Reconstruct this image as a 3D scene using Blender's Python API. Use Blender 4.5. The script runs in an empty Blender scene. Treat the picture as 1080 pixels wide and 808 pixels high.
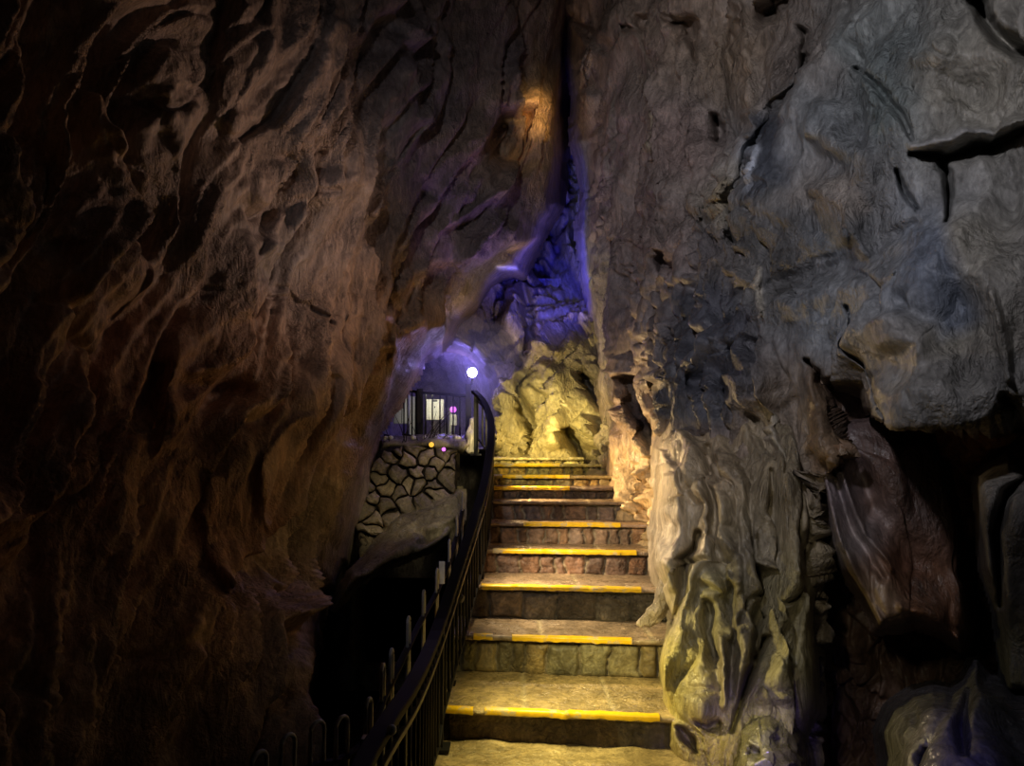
import bpy, bmesh, math, random
import numpy as np
from mathutils import Vector, Matrix

random.seed(7)
W, H, F, EYE = 1080, 808, 816.0, 1.45
PITCH = math.atan(71 / 816.0)
CP, SP = math.cos(PITCH), math.sin(PITCH)
scene = bpy.context.scene
COL = scene.collection

# ------------------------------------------------------------------ basics
def P(px, py, y):
    """point of the place seen at (px, py) of the photograph at distance y ahead"""
    u = (px - 540.0) / F; v = -(py - 404.0) / F
    t = y / (CP - v * SP)
    return u * t, y, EYE + (SP + v * CP) * t
def PV(px, py, y): return Vector(P(px, py, y))

def props(o, label=None, cat=None, group=None, kind=None):
    if label: o['label'] = label
    if cat: o['category'] = cat
    if group: o['group'] = group
    if kind: o['kind'] = kind
    return o
def empty(name, loc=(0, 0, 0)):
    o = bpy.data.objects.new(name, None); COL.objects.link(o); o.location = loc
    o.empty_display_size = .05
    return o
def link(name, me, mat, parent=None):
    me.materials.append(mat)
    o = bpy.data.objects.new(name, me); COL.objects.link(o)
    if parent is not None:
        o.parent = parent
        o.matrix_parent_inverse = Matrix.Translation(-world_loc(parent))
    return o
def world_loc(o):
    v = Vector((0, 0, 0))
    while o is not None:
        v = v + o.location
        if o.parent is not None: v = v + o.matrix_parent_inverse.to_translation()
        o = o.parent
    return v
def bm_obj(name, bm, mat, parent=None, smooth=False, bevel=0):
    bmesh.ops.recalc_face_normals(bm, faces=bm.faces)
    me = bpy.data.meshes.new(name); bm.to_mesh(me); bm.free()
    if smooth: me.polygons.foreach_set('use_smooth', [True] * len(me.polygons))
    o = link(name, me, mat, parent)
    if bevel:
        m = o.modifiers.new('Bevel', 'BEVEL'); m.width = bevel; m.segments = 2; m.limit_method = 'ANGLE'
    return o

# ------------------------------------------------------------------ noise
_rng = np.random.RandomState(11)
_perm = _rng.permutation(256); _perm = np.concatenate([_perm, _perm, _perm])
_g = _rng.normal(size=(256, 3)); _g /= np.linalg.norm(_g, axis=1)[:, None]
def noise(x, y, z):
    xi = np.floor(x).astype(int); yi = np.floor(y).astype(int); zi = np.floor(z).astype(int)
    xf = x - xi; yf = y - yi; zf = z - zi
    xi &= 255; yi &= 255; zi &= 255
    fu = xf * xf * xf * (xf * (xf * 6 - 15) + 10); fv = yf * yf * yf * (yf * (yf * 6 - 15) + 10); fw = zf * zf * zf * (zf * (zf * 6 - 15) + 10)
    def gr(a, b, c):
        g = _g[_perm[_perm[_perm[xi + a] + yi + b] + zi + c]]
        return g[..., 0] * (xf - a) + g[..., 1] * (yf - b) + g[..., 2] * (zf - c)
    def mix(a, b, t): return a + (b - a) * t
    return 1.6 * mix(mix(mix(gr(0,0,0), gr(1,0,0), fu), mix(gr(0,1,0), gr(1,1,0), fu), fv),
                     mix(mix(gr(0,0,1), gr(1,0,1), fu), mix(gr(0,1,1), gr(1,1,1), fu), fv), fw)
def fbm(x, y, z, o=4, g=.5):
    s = 0; a = 1.0
    for i in range(o):
        s = s + a * noise(x + 17.3 * i, y - 9.1 * i, z + 4.7 * i); a *= g; x = x * 2.03; y = y * 2.03; z = z * 2.03
    return s
def billow(x, y, z, o=3, g=.5):
    """rounded lumps parted by sharp creases, 0 in the crease"""
    s = 0; a = 1.0
    for i in range(o):
        s = s + a * np.sqrt(np.abs(noise(x + 7.7 * i, y + 3.1 * i, z - 5.9 * i)) + 1e-4); a *= g; x = x * 2.1; y = y * 2.1; z = z * 2.1
    return s
def ridge(x, y, z, o=3, g=.5):
    s = 0; a = 1.0
    for i in range(o):
        n = 1 - np.abs(noise(x + 7.7 * i, y + 3.1 * i, z - 5.9 * i)) * 1.8
        s = s + a * n * n; a *= g; x = x * 2.1; y = y * 2.1; z = z * 2.1
    return s

# ------------------------------------------------------------------ 2-D tools
def seg_dist(X, Y, pts, closed=False):
    D = np.full(X.shape, 1e9); n = len(pts); T = np.zeros(X.shape)
    for i in range(n if closed else n - 1):
        ax, ay = pts[i]; bx, by = pts[(i + 1) % n]
        dx, dy = bx - ax, by - ay; L = dx * dx + dy * dy + 1e-9
        t = np.clip(((X - ax) * dx + (Y - ay) * dy) / L, 0, 1)
        d = np.hypot(X - ax - t * dx, Y - ay - t * dy)
        m = d < D; D = np.where(m, d, D); T = np.where(m, (i + t) / max(1, n - 1), T)
    return D, T
def signed(X, Y, poly):
    D, _ = seg_dist(X, Y, poly, True)
    ins = np.zeros(X.shape, bool); n = len(poly)
    for i in range(n):
        ax, ay = poly[i]; bx, by = poly[(i + 1) % n]
        if ay == by: continue
        c = ((ay > Y) != (by > Y)) & (X < (bx - ax) * (Y - ay) / (by - ay) + ax)
        ins ^= c
    return np.where(ins, D, -D)
def rbf(X, Y, ctrl, vals, c=45.0):
    A = np.array([(a[0], a[1]) for a in ctrl], float); n = len(A)
    k = lambda r2: np.sqrt(r2 + c * c)
    M = np.zeros((n + 1, n + 1)); r2 = ((A[:, None] - A[None]) ** 2).sum(-1)
    M[:n, :n] = k(r2); M[n, :n] = 1; M[:n, n] = 1
    w = np.linalg.solve(M, np.append(np.array(vals, float), 0))
    out = np.full(X.shape, w[n])
    for i in range(n): out = out + w[i] * k((X - A[i, 0]) ** 2 + (Y - A[i, 1]) ** 2)
    return out
def idw(X, Y, ctrl, vals, p=3.0):
    s = 0; q = np.zeros(X.shape + (3,))
    for (cx, cy), v in zip(ctrl, vals):
        w = 1.0 / (((X - cx) ** 2 + (Y - cy) ** 2 + 400.0) ** (p / 2)); s = s + w; q += w[..., None] * np.array(v)
    return q / s[..., None]
def axis(a, b, lo, hi, step, grow=6.0):
    """samples a..b, spaced step inside lo..hi and wider outside"""
    v = list(np.arange(max(a, lo), min(b, hi) + step * .5, step)); s = step; x = v[0]; left = []
    while x > a: s = min(s * 1.15, step * grow); x -= s; left.append(x)
    s = step; x = v[-1]; right = []
    while x < b: s = min(s * 1.15, step * grow); x += s; right.append(x)
    return np.array(left[::-1] + v + right)

# ------------------------------------------------------------------ materials
def nodes(name):
    m = bpy.data.materials.new(name); m.use_nodes = True; nt = m.node_tree
    return m, nt, nt.nodes['Principled BSDF'], nt.nodes.new, nt.links.new
def rock_mat(name, rough=.6, spec=.4, bump=.5, fine=18.0, stretch=.35, vary=.35, base=None, wet=.0, pits=60.0):
    m, nt, b, N, L = nodes(name)
    tc = N('ShaderNodeTexCoord'); mp = N('ShaderNodeMapping'); mp.inputs['Scale'].default_value = (1, 1, stretch)
    L(tc.outputs['Object'], mp.inputs[0])
    if base is None:
        at = N('ShaderNodeAttribute'); at.attribute_name = 'mineral_and_light'; src = at.outputs['Color']
    else:
        rg = N('ShaderNodeRGB'); rg.outputs[0].default_value = (*base, 1); src = rg.outputs[0]
    n1 = N('ShaderNodeTexNoise'); n1.inputs['Scale'].default_value = 5; n1.inputs['Detail'].default_value = 8; n1.inputs['Roughness'].default_value = .65
    n1.inputs['Distortion'].default_value = .6
    L(mp.outputs[0], n1.inputs['Vector'])
    cr = N('ShaderNodeMapRange'); cr.inputs['From Min'].default_value = .32; cr.inputs['From Max'].default_value = .68
    cr.inputs['To Min'].default_value = 1 - vary; cr.inputs['To Max'].default_value = 1 + vary
    L(n1.outputs['Fac'], cr.inputs['Value'])
    n4 = N('ShaderNodeTexNoise'); n4.inputs['Scale'].default_value = 19; n4.inputs['Detail'].default_value = 6; n4.inputs['Roughness'].default_value = .7; n4.inputs['Distortion'].default_value = 1.2
    L(mp.outputs[0], n4.inputs['Vector'])
    c4 = N('ShaderNodeMapRange'); c4.inputs['From Min'].default_value = .35; c4.inputs['From Max'].default_value = .65
    c4.inputs['To Min'].default_value = .62; c4.inputs['To Max'].default_value = 1.38
    L(n4.outputs['Fac'], c4.inputs['Value'])
    m4 = N('ShaderNodeMath'); m4.operation = 'MULTIPLY'; L(cr.outputs[0], m4.inputs[0]); L(c4.outputs[0], m4.inputs[1])
    mu = N('ShaderNodeVectorMath'); mu.operation = 'SCALE'; L(src, mu.inputs[0]); L(m4.outputs[0], mu.inputs['Scale'])
    L(mu.outputs[0], b.inputs['Base Color'])
    n2 = N('ShaderNodeTexNoise'); n2.inputs['Scale'].default_value = fine; n2.inputs['Detail'].default_value = 7; n2.inputs['Roughness'].default_value = .6
    n2.inputs['Distortion'].default_value = .8
    L(mp.outputs[0], n2.inputs['Vector'])
    n3 = N('ShaderNodeTexNoise'); n3.inputs['Scale'].default_value = pits; n3.inputs['Detail'].default_value = 4
    L(tc.outputs['Object'], n3.inputs['Vector'])
    ad = N('ShaderNodeMath'); ad.operation = 'MULTIPLY_ADD'; ad.inputs[1].default_value = .25
    L(n3.outputs['Fac'], ad.inputs[0]); L(n2.outputs['Fac'], ad.inputs[2])
    bp = N('ShaderNodeBump'); bp.inputs['Strength'].default_value = bump; bp.inputs['Distance'].default_value = .085
    n5 = N('ShaderNodeTexNoise'); n5.inputs['Scale'].default_value = 1.7; n5.inputs['Detail'].default_value = 3; L(tc.outputs['Object'], n5.inputs['Vector'])
    c5 = N('ShaderNodeMapRange'); c5.inputs['From Min'].default_value = .4; c5.inputs['From Max'].default_value = .62
    c5.inputs['To Min'].default_value = bump * .3; c5.inputs['To Max'].default_value = min(1, bump * 1.35)
    L(n5.outputs['Fac'], c5.inputs['Value']); L(c5.outputs[0], bp.inputs['Strength'])
    L(ad.outputs[0], bp.inputs['Height']); L(bp.outputs[0], b.inputs['Normal'])
    rr = N('ShaderNodeMapRange'); rr.inputs['From Min'].default_value = .35; rr.inputs['From Max'].default_value = .65
    rr.inputs['To Min'].default_value = max(.05, rough - .18 - wet); rr.inputs['To Max'].default_value = min(1, rough + .15)
    L(n2.outputs['Fac'], rr.inputs['Value']); L(rr.outputs[0], b.inputs['Roughness'])
    b.inputs['Specular IOR Level'].default_value = spec
    return m
def plain(name, col, rough=.5, metal=0, emit=None, estr=0, spec=.5):
    m, nt, b, N, L = nodes(name)
    n = N('ShaderNodeTexNoise'); n.inputs['Scale'].default_value = 40; n.inputs['Detail'].default_value = 4
    tc = N('ShaderNodeTexCoord'); L(tc.outputs['Object'], n.inputs['Vector'])
    cr = N('ShaderNodeMapRange'); cr.inputs['To Min'].default_value = .75; cr.inputs['To Max'].default_value = 1.25
    L(n.outputs['Fac'], cr.inputs['Value'])
    mu = N('ShaderNodeVectorMath'); mu.operation = 'SCALE'; mu.inputs[0].default_value = col; L(cr.outputs[0], mu.inputs['Scale'])
    L(mu.outputs[0], b.inputs['Base Color'])
    b.inputs['Roughness'].default_value = rough; b.inputs['Metallic'].default_value = metal
    b.inputs['Specular IOR Level'].default_value = spec
    if emit:
        b.inputs['Emission Color'].default_value = (*emit, 1); b.inputs['Emission Strength'].default_value = estr
    return m
M_left = rock_mat('rock_brown', .55, .45, .9, 14, .3, .3)
M_right = rock_mat('rock_grey', .52, .5, .7, 16, .45, .35)
M_back = rock_mat('rock_back', .5, .5, .8, 14, .5, .35)
M_flow = rock_mat('flowstone', .42, .6, .7, 22, .28, .35)
M_wet = rock_mat('wet_rock', .2, .9, .5, 12, .5, .3, wet=.08)
M_step = rock_mat('step_stone', .36, .7, .5, 20, 1, .35)
M_riser = rock_mat('riser_stone', .5, .5, .7, 26, 1, .4)
M_stone = rock_mat('rubble_stone', .7, .3, .7, 14, 1, .3)
M_mortar = rock_mat('dark_mortar', .9, .1, .8, 20, 1, .4, base=(.035, .028, .022))
M_yellow = plain('yellow_paint', (.95, .62, .015), .35)
def worn(m):
    nt = m.node_tree; N = nt.nodes.new; L = nt.links.new; b = nt.nodes['Principled BSDF']; old = b.inputs['Base Color'].links[0].from_socket
    tc = N('ShaderNodeTexCoord'); n = N('ShaderNodeTexNoise'); n.inputs['Scale'].default_value = 9; n.inputs['Detail'].default_value = 8; n.inputs['Roughness'].default_value = .7
    L(tc.outputs['Object'], n.inputs['Vector']); r = N('ShaderNodeMapRange'); r.inputs['From Min'].default_value = .53; r.inputs['From Max'].default_value = .60
    L(n.outputs['Fac'], r.inputs['Value']); mx = N('ShaderNodeMix'); mx.data_type = 'RGBA'; L(r.outputs[0], mx.inputs['Factor']); L(old, mx.inputs['A']); mx.inputs['B'].default_value = (.62, .52, .30, 1)
    L(mx.outputs['Result'], b.inputs['Base Color'])
worn(M_yellow)
M_plate = plain('white_enamel', (.9, .9, .92), .3)
M_white = plain('white_plastic', (.75, .74, .66), .45)
M_pale = plain('pale_metal', (.5, .5, .52), .4)
M_iron = plain('black_iron', (.014, .014, .016), .6, 0, spec=.25)
M_iron2 = plain('galvanised_iron', (.42, .42, .45), .45, .2)
M_iron3 = plain('worn_iron', (.07, .06, .055), .5, .2)
M_rail = plain('black_handrail', (.008, .008, .010), .7, spec=.15)
M_dark = plain('dark_plastic', (.02, .02, .025), .5)
M_twig = plain('dark_twig', (.03, .024, .02), .8)
M_peb = plain('pale_pebble', (.7, .68, .62), .3)
M_blue = plain('blue_lens', (.5, .5, 1), .3, emit=(.62, .58, 1.0), estr=60)
M_mag = plain('magenta_lens', (.8, .2, 1), .3, emit=(.75, .15, 1.0), estr=1.8)
M_ylw = plain('yellow_lens', (.8, .5, .1), .3, emit=(1.0, .55, .05), estr=.9)

# ------------------------------------------------------------------ rock patches
def patch(name, rect, ctrl, mat, colors, relief, step=2.2, outline=None, edge=(25, .5), margin=10, wob=5, feats=(), inner=(-60, 1140, -60, 868),
          c=45.0, parent=None, holes=(), base=None, stains_and_light=(), recess=None):
    xs = axis(rect[0], rect[1], inner[0], inner[1], step); ys = axis(rect[2], rect[3], inner[2], inner[3], step)
    X, Y = np.meshgrid(xs, ys)
    wx = 7 * fbm(X / 60, Y / 90, X * 0 + 1.5, 3); wy = 7 * fbm(X / 70, Y / 60, X * 0 + 8.5, 3)
    D = np.exp(rbf(X, Y, ctrl, [math.log(q[2]) for q in ctrl], c))
    if recess is not None:
        D2 = np.exp(rbf(X, Y, recess[1], [math.log(q[2]) for q in recess[1]], c)); sr = signed(X + .3 * wx, Y + .4 * wy, recess[0])
        k_ = np.clip(sr / recess[2] + .5, 0, 1); k_ = k_ * k_ * (3 - 2 * k_); D = D * (1 - k_) + D2 * k_; Dn = np.where(k_ > .5, D2, D)
    D0 = D
    for f in feats:                      # (points, width px, metres towards the viewer, power)
        pts, w, amt = f[0], f[1], f[2]; pw = f[3] if len(f) > 3 else 2.0
        d, t = seg_dist(X + wx * min(.8, w / 18), Y + wy * min(.8, w / 18), pts)
        wt = w * (.45 + .55 * np.sin(np.pi * np.clip(t, .08, .92))) if len(pts) > 1 else w
        lim = .0115 * w * D
        D = D - np.clip(amt, -lim, lim) * np.exp(-(d / wt) ** pw)
    S = np.full(X.shape, 1e3)
    jit = wob * fbm(X / 30, Y / 60, X * 0 + 3.3, 3, .5)
    if outline is not None: S = np.minimum(S, signed(X, Y, outline) + jit)
    for hpoly in holes: S = np.minimum(S, -signed(X, Y, hpoly) + jit)
    if outline is not None or holes:
        q = 1 - np.clip(S / edge[0], 0, 1)
        D = D + edge[1] * (1 - np.sqrt(np.clip(1 - q * q, 0, 1))) + np.clip(-S, 0, 400) * edge[1] * .12
    xb, yb, zb = P(X, Y, D0); Vb = np.stack([xb, yb, zb], -1)
    if recess is not None: xb, yb, zb = P(X, Y, Dn)
    x, y, z = P(X, Y, D)
    # normals facing the viewer
    V = np.stack([x, y, z], -1)
    dv = np.gradient(Vb, axis=0); du = np.gradient(Vb, axis=1)
    n = np.cross(dv, du); n /= np.linalg.norm(n, axis=-1)[..., None] + 1e-9
    tocam = np.array([0, 0, EYE]) - Vb
    n *= np.sign((n * tocam).sum(-1))[..., None]
    h = relief(xb, yb, zb, X, Y)
    h = h * (.25 + .75 * np.clip((S + 2) / (edge[0] * 1.1), 0, 1))
    V = V + n * h[..., None]
    if colors is not None:
        cc = idw(X + 3 * wx, Y + 3 * wy, [k[0] for k in colors], [k[1] for k in colors])
        for (kind, pts, wd, sc_) in stains_and_light:  # rock stains, plus painted light and shade
            if kind == 'area': dd_ = signed(X + wx * .6, Y + wy * .6, pts); a_ = np.clip(dd_ / wd + .5, 0, 1)
            else: dd_, _t = seg_dist(X + wx * .15, Y + wy * .15, pts); a_ = np.exp(-(dd_ / wd) ** 2)
            cc = cc * (1 - a_[..., None]) + np.array(sc_) * a_[..., None]
        tone = 1 + .22 * fbm(x * 1.5, y * 1.5, z * .8, 3)
        cc = np.clip(cc * tone[..., None], .003, .9)
    ny, nx = X.shape
    keep = S > -margin
    kf = keep[:-1, :-1] & keep[1:, :-1] & keep[:-1, 1:] & keep[1:, 1:]
    idx = np.arange(nx * ny).reshape(ny, nx)
    q = np.stack([idx[:-1, :-1], idx[:-1, 1:], idx[1:, 1:], idx[1:, :-1]], -1)[kf]
    used = np.unique(q); remap = np.full(nx * ny, -1); remap[used] = np.arange(len(used)); q = remap[q]
    vv = V.reshape(-1, 3)[used]
    if base is not None:
        vv = vv - np.array(base)
    me = bpy.data.meshes.new(name)
    me.vertices.add(len(vv)); me.vertices.foreach_set('co', vv.astype(np.float32).ravel())
    me.loops.add(q.size); me.loops.foreach_set('vertex_index', q.astype(np.int32).ravel())
    me.polygons.add(len(q)); me.polygons.foreach_set('loop_start', np.arange(0, q.size, 4, dtype=np.int32))
    me.polygons.foreach_set('use_smooth', np.ones(len(q), bool))
    me.update(calc_edges=True)
    if colors is not None:
        a = me.color_attributes.new('mineral_and_light', 'FLOAT_COLOR', 'POINT')  # rock colour, with light and shade painted in at places
        c4 = np.concatenate([cc.reshape(-1, 3)[used], np.ones((len(used), 1))], 1)
        a.data.foreach_set('color', c4.astype(np.float32).ravel())
    o = link(name, me, mat, parent)
    if base is not None and parent is None: o.location = base
    return o

# relief functions: metres along the normal
def saw(t, k=.84):
    s = t - np.floor(t)
    r = np.where(s < k, s / k, (1 - s) / (1 - k))
    return r * r * (3 - 2 * r) * .5 + r * .5
def crease(n, w): return np.exp(-(n / w) ** 2)
def rel_left(x, y, z, X, Y):
    k = .40
    u = (x + y) * .707 - k * 1.2 * z                       # across the slanting folds
    q = x - y
    w = fbm(x * .55, y * .55, z * .35, 3)
    w2 = fbm(u * 1.3, q, z * .4 + 4, 3)
    m1 = np.clip(.6 + 1.1 * noise(u * .7, q * .7, z * .3 + 7), .1, 1.2)
    m2 = np.clip(.45 + 1.2 * noise(u * 1.3 + 9, q, z * .8), 0, 1.2)
    h = .30 * fbm(x * .5, y * .5, z * .5, 2)
    h = h + .26 * m1 * (saw(u * 1.15 + 1.0 * w) - .5)
    h = h + .11 * (.3 + m2) * (saw(u * 3.1 + 1.2 * w + .8 * w2) - .5)
    h = h +   .040 * m1 * (saw(u * 7 + 2.2 * w2 + 2 * w) - .5)
    n = noise(u * 2.1 + w2 * .8, q * 1.2, z * .9 + w)
    h = h - .05 * crease(n, .05) * m2
    h = h +   .042 * fbm(u * 5, q * 5, z * 1.7, 5, .56) + .05 * m2 * fbm(u * 3, q * 3, z * 1.6 + w2, 4, .5)
    return h
def rel_right(x, y, z, X, Y):
    w = fbm(x * .8, y * .8, z * .7, 3); w2 = fbm(x * 2.2, y * 2.2, z * 1.6 + 3, 3)
    g = np.clip((X - 800 + 40 * w) / 70, 0, 1) * np.clip((520 - Y) / 70, 0, 1)   # the smoother overhanging mass
    u = (x - y) * .707 + .12 * z
    m = np.clip(.5 + 1.1 * noise(u * 1.1, x + y, z * .7), .05, 1.2)
    col = .11 * m * (saw(-u * 1.5 + 1.1 * w, .8) - .5) + .07 * (1.2 - m) * (saw(-u * 4 + 1.3 * w2 + w, .8) - .5)
    ro = np.clip((Y - 90) / 160, .15, 1.35) * np.clip(1.25 + .9 * noise(u, x + y, z * .8 + 9), .4, 1.2)
    col = col - .06 * ro * crease(noise(u * 2.2 + .8 * w2, x + y, z * .9), .05) - .03 * ro * crease(noise(u * 4.5 + 1.0 * w2, x + y + w, z * 1.9 + w2), .09)
    col = col + .038 * ro * fbm(x * 4 + w2 * .8, y * 4, z * 1.7 + w2 * .6, 5, .52)
    t = u * .8 - z * .5
    sm = .10 * (saw(t * 1.2 + .9 * w, .75) - .5) - .07 * crease(noise(x * 1.2 + w2 * .4, y * 1.2, z * 1.0 + .5 * w), .035) * m + .035 * fbm(x * 3, y * 3 + w2, z * 3, 5, .55) + .06 * (ridge(x * .9 + w * .4, y * .9, z * .9, 1) - .6)
    h = col * (1 - g) + sm * g
    return h + .16 * fbm(x * .8, y * .8, z * .7, 2) * (1 - .75 * g)
def rel_back(x, y, z, X, Y):
    w = fbm(x * .9, y * .9, z * .7, 3); w2 = fbm(x * 2.4, y * 2.4, z * 1.8, 3)
    h = .25 * fbm(x * .9, y * .9, z * .5, 2) + .20 * (saw(x * 1.7 + .9 * w, .6) - .5) * np.clip(.6 + noise(x, y, z * .6), .1, 1.2)
    h = h - .16 * crease(noise(x * 2.4 + w2 * .8, y * 2, z * 1.1 + w), .07) - .05 * crease(noise(x * 5 + w2, y * 4, z * 2 + w2), .1)
    return h + .09 * fbm(x * 4 + w2, y * 4, z * 2.6 + w2, 5, .58)
def rel_flow(x, y, z, X, Y):
    w = fbm(x * 1.5, y * 1.5, z * 1.0, 3); w2 = fbm(x * 4, y * 4, z * 2.4, 3)
    m = np.clip(.5 + 1.2 * noise(x * 2, y * 2, z * 1.2), .05, 1.2)
    h = .10 * (saw(x * 3.2 + .7 * w, .7) - .5) + .05 * (.3 + m) * (saw(x * 8 + .9 * w + .35 * w2, .7) - .5)
    h = h - .05 * crease(noise(x * 4.5 + w2 * .3, y * 2, z * .8 + w), .06) - .012 * crease(noise(x * 9 + w2 * .5, y * 6, z * 2.5 + w2), .1)
    return h + .018 * fbm(x * 9 + w2 * .5, y * 9, z * 3, 4, .55) * (.4 + m)
def rel_soft(x, y, z, X, Y):
    w = fbm(x * 1.5, y * 1.5, z * 1.2, 2)
    return .05 * (saw(x * 2.6 + w, .6) - .5) + .03 * fbm(x * 3, y * 3, z * 2, 4, .5) - .02 * crease(noise(x * 3 + w, y * 3, z * 1.2), .05)

#--LEFT WALL
BR = (.30, .19, .12); BR2 = (.26, .20, .17); RED = (.32, .17, .11); GRY = (.20, .18, .18)
left_ctrl = [(-700, -500, 1.6), (-700, 400, 1.5), (-700, 1250, 1.5), (-300, 0, 2.3), (-300, 800, 2.2),
    (0, -400, 3.4), (0, 0, 3.2), (0, 400, 3.0), (0, 800, 2.8), (0, 1200, 2.8), (150, 0, 4.0), (150, 400, 3.8), (150, 800, 3.7),
    (300, -400, 5.3), (300, 0, 5.0), (300, 300, 4.9), (300, 500, 4.8), (300, 700, 4.9), (300, 1100, 5), (400, 0, 6.0), (400, 200, 5.9), (400, 350, 5.8),
    (390, 480, 6.0), (350, 600, 6.0), (500, 0, 7.1), (480, 200, 6.9), (460, 330, 7.0), (560, 60, 8.0), (545, 200, 7.5), (535, 270, 7.4),
    (590, 100, 8.3), (600, -300, 9), (500, -400, 7.6)]
left_out = [(-900, -600), (640, -600), (606, -100), (600, 0), (592, 100), (590, 165), (592, 215), (572, 235), (562, 262), (550, 284), (528, 284), (512, 296), (500, 318),
    (478, 334), (468, 352), (452, 366), (438, 378), (428, 400), (412, 430), (400, 458), (392, 490), (384, 530), (376, 560), (366, 590), (352, 612), (338, 636),
    (322, 680), (310, 740), (300, 900), (290, 1400), (-900, 1400)]
left_feats = [
    ([(545, 125), (535, 160), (520, 140)], 16, -.55), ([(530, 130), (512, 128), (510, 150), (520, 165)], 9, -.35),
    ([(555, 110), (575, 100), (585, 115)], 22, .30), ([(545, 165), (560, 130)], 14, .15),
    ([(500, 270), (520, 240), (528, 210)], 10, .12), ([(535, 235), (548, 260)], 9, .15),
    ([(285, 308), (310, 314), (335, 322), (352, 338)], 4, -.16), ([(300, 300), (320, 312)], 5, -.1),
    ([(258, 268), (268, 230), (300, 212), (318, 215)], 6, -.14), ([(300, 150), (330, 130), (362, 150), (368, 190), (330, 205)], 22, .16),
    ([(340, 205), (300, 200), (282, 170)], 6, -.10), ([(375, 330), (368, 380), (360, 410)], 4, .12), ([(382, 335), (378, 380)], 4, -.10),
    ([(520, 205), (480, 240), (472, 275), (440, 300), (415, 330), (402, 360)], 5, .14), ([(478, 285), (445, 308), (424, 335), (410, 360)], 9, -.16),
    ([(396, 388), (408, 384), (412, 376)], 8, -.3), ([(205, 405), (240, 400), (262, 408), (250, 418)], 9, -.28),
    ([(215, 393), (245, 390)], 7, .12), ([(238, 505), (222, 540), (212, 590), (208, 625)], 4, .12), ([(228, 500), (210, 560), (200, 620)], 8, -.12),
    ([(305, 440), (280, 490), (265, 540), (262, 570)], 4, .09), ([(185, 380), (175, 440), (150, 560)], 7, -.22), ([(200, 350), (190, 430)], 10, .10),
    ([(130, 220), (150, 240), (142, 190)], 12, -.2), ([(120, 130), (150, 150), (160, 130)], 18, .15), ([(75, 250), (100, 235), (105, 260)], 22, .16), ([(84, 250), (86, 262)], 8, -.14),
    ([(225, 0), (210, 110), (190, 220)], 7, -.16), ([(245, 10), (236, 130)], 9, .14), ([(275, 0), (262, 70), (238, 140)], 7, .12), ([(300, 60), (270, 130), (240, 150)], 5, -.14),
    ([(330, 20), (300, 90), (280, 135)], 8, .12), ([(380, 60), (320, 70), (300, 110)], 16, -.2), ([(160, 110), (180, 200), (140, 330)], 6, -.12),
    ([(455, 125), (438, 160), (420, 175)], 5, .10), ([(490, 150), (470, 175), (455, 200)], 5, .10), ([(430, 180), (415, 215), (400, 225)], 9, .12), ([(455, 190), (470, 215), (448, 240)], 7, -.10),
    ([(350, 350), (300, 430), (270, 520)], 7, .08), ([(340, 400), (320, 440), (300, 500)], 6, -.09), ([(410, 330), (390, 390), (370, 470)], 5, .09), ([(425, 340), (402, 400), (385, 470)], 6, -.08),
    ([(450, 300), (440, 340), (420, 370)], 4, .07), ([(470, 300), (455, 345)], 6, .09), ([(500, 255), (490, 290), (478, 312)], 8, .10),
]
left_feats = [(f[0], f[1] * (1.5 if f[0][0][0] < 265 else 1.1), f[2] * (.42 if f[0][0][0] < 265 else .6 if f[0][0][0] < 420 else .8)) for f in left_feats]
GR_SHADED = (.13, .11, .12)  # grey with the upper wall's shade put into it
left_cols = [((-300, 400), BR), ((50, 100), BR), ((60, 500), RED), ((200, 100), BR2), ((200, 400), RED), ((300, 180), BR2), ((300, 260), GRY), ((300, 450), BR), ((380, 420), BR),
    ((350, 560), (.36, .29, .2)), ((250, 550), RED), ((420, 150), GRY), ((450, 250), BR2), ((430, 330), BR), ((520, 60), (.12, .10, .11)), ((560, 120), (.85, .52, .2)), ((578, 105), (.85, .52, .2)), ((566, 135), (.8, .5, .2)), ((551, 152), (.7, .45, .2)),  # orange points carry warm lamplight on the tan patch
    ((548, 180), GR_SHADED), ((560, 215), GR_SHADED), ((520, 130), GR_SHADED), ((530, 220), GR_SHADED), ((600, 60), (.1, .09, .1)), ((594, 150), GR_SHADED), ((475, 120), GR_SHADED), ((430, 60), GR_SHADED), ((530, 80), GR_SHADED), ((400, 100), (.17, .13, .12)), ((480, 200), GR_SHADED), ((500, 270), GR_SHADED)]
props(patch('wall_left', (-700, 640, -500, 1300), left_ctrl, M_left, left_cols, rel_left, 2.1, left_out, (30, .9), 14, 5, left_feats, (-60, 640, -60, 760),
    stains_and_light=[('area', [(541, 104), (556, 93), (572, 92), (587, 102), (590, 116), (581, 128), (580, 145), (562, 150), (550, 166), (530, 172), (538, 150), (543, 128)], 5, (.80, .47, .19)),  # tan patch with its warm lamplight painted in
            ('line', [(478, 334), (438, 378), (412, 430), (398, 460)], 12, (.11, .08, .07)), ('line', [(545, 262), (560, 258), (568, 250)], 3, (.4, .28, .22)), ('line', [(528, 283), (548, 285)], 2, (.7, .66, .7)), ('line', [(472, 280), (445, 303), (424, 330)], 2.5, (.42, .33, .3))]),  # first line: shade painted on the arch rim, against the lamp's spill
      'tall brown leaning cave wall with flowing folds on the left of the steps', 'rock wall', kind='structure')

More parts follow.
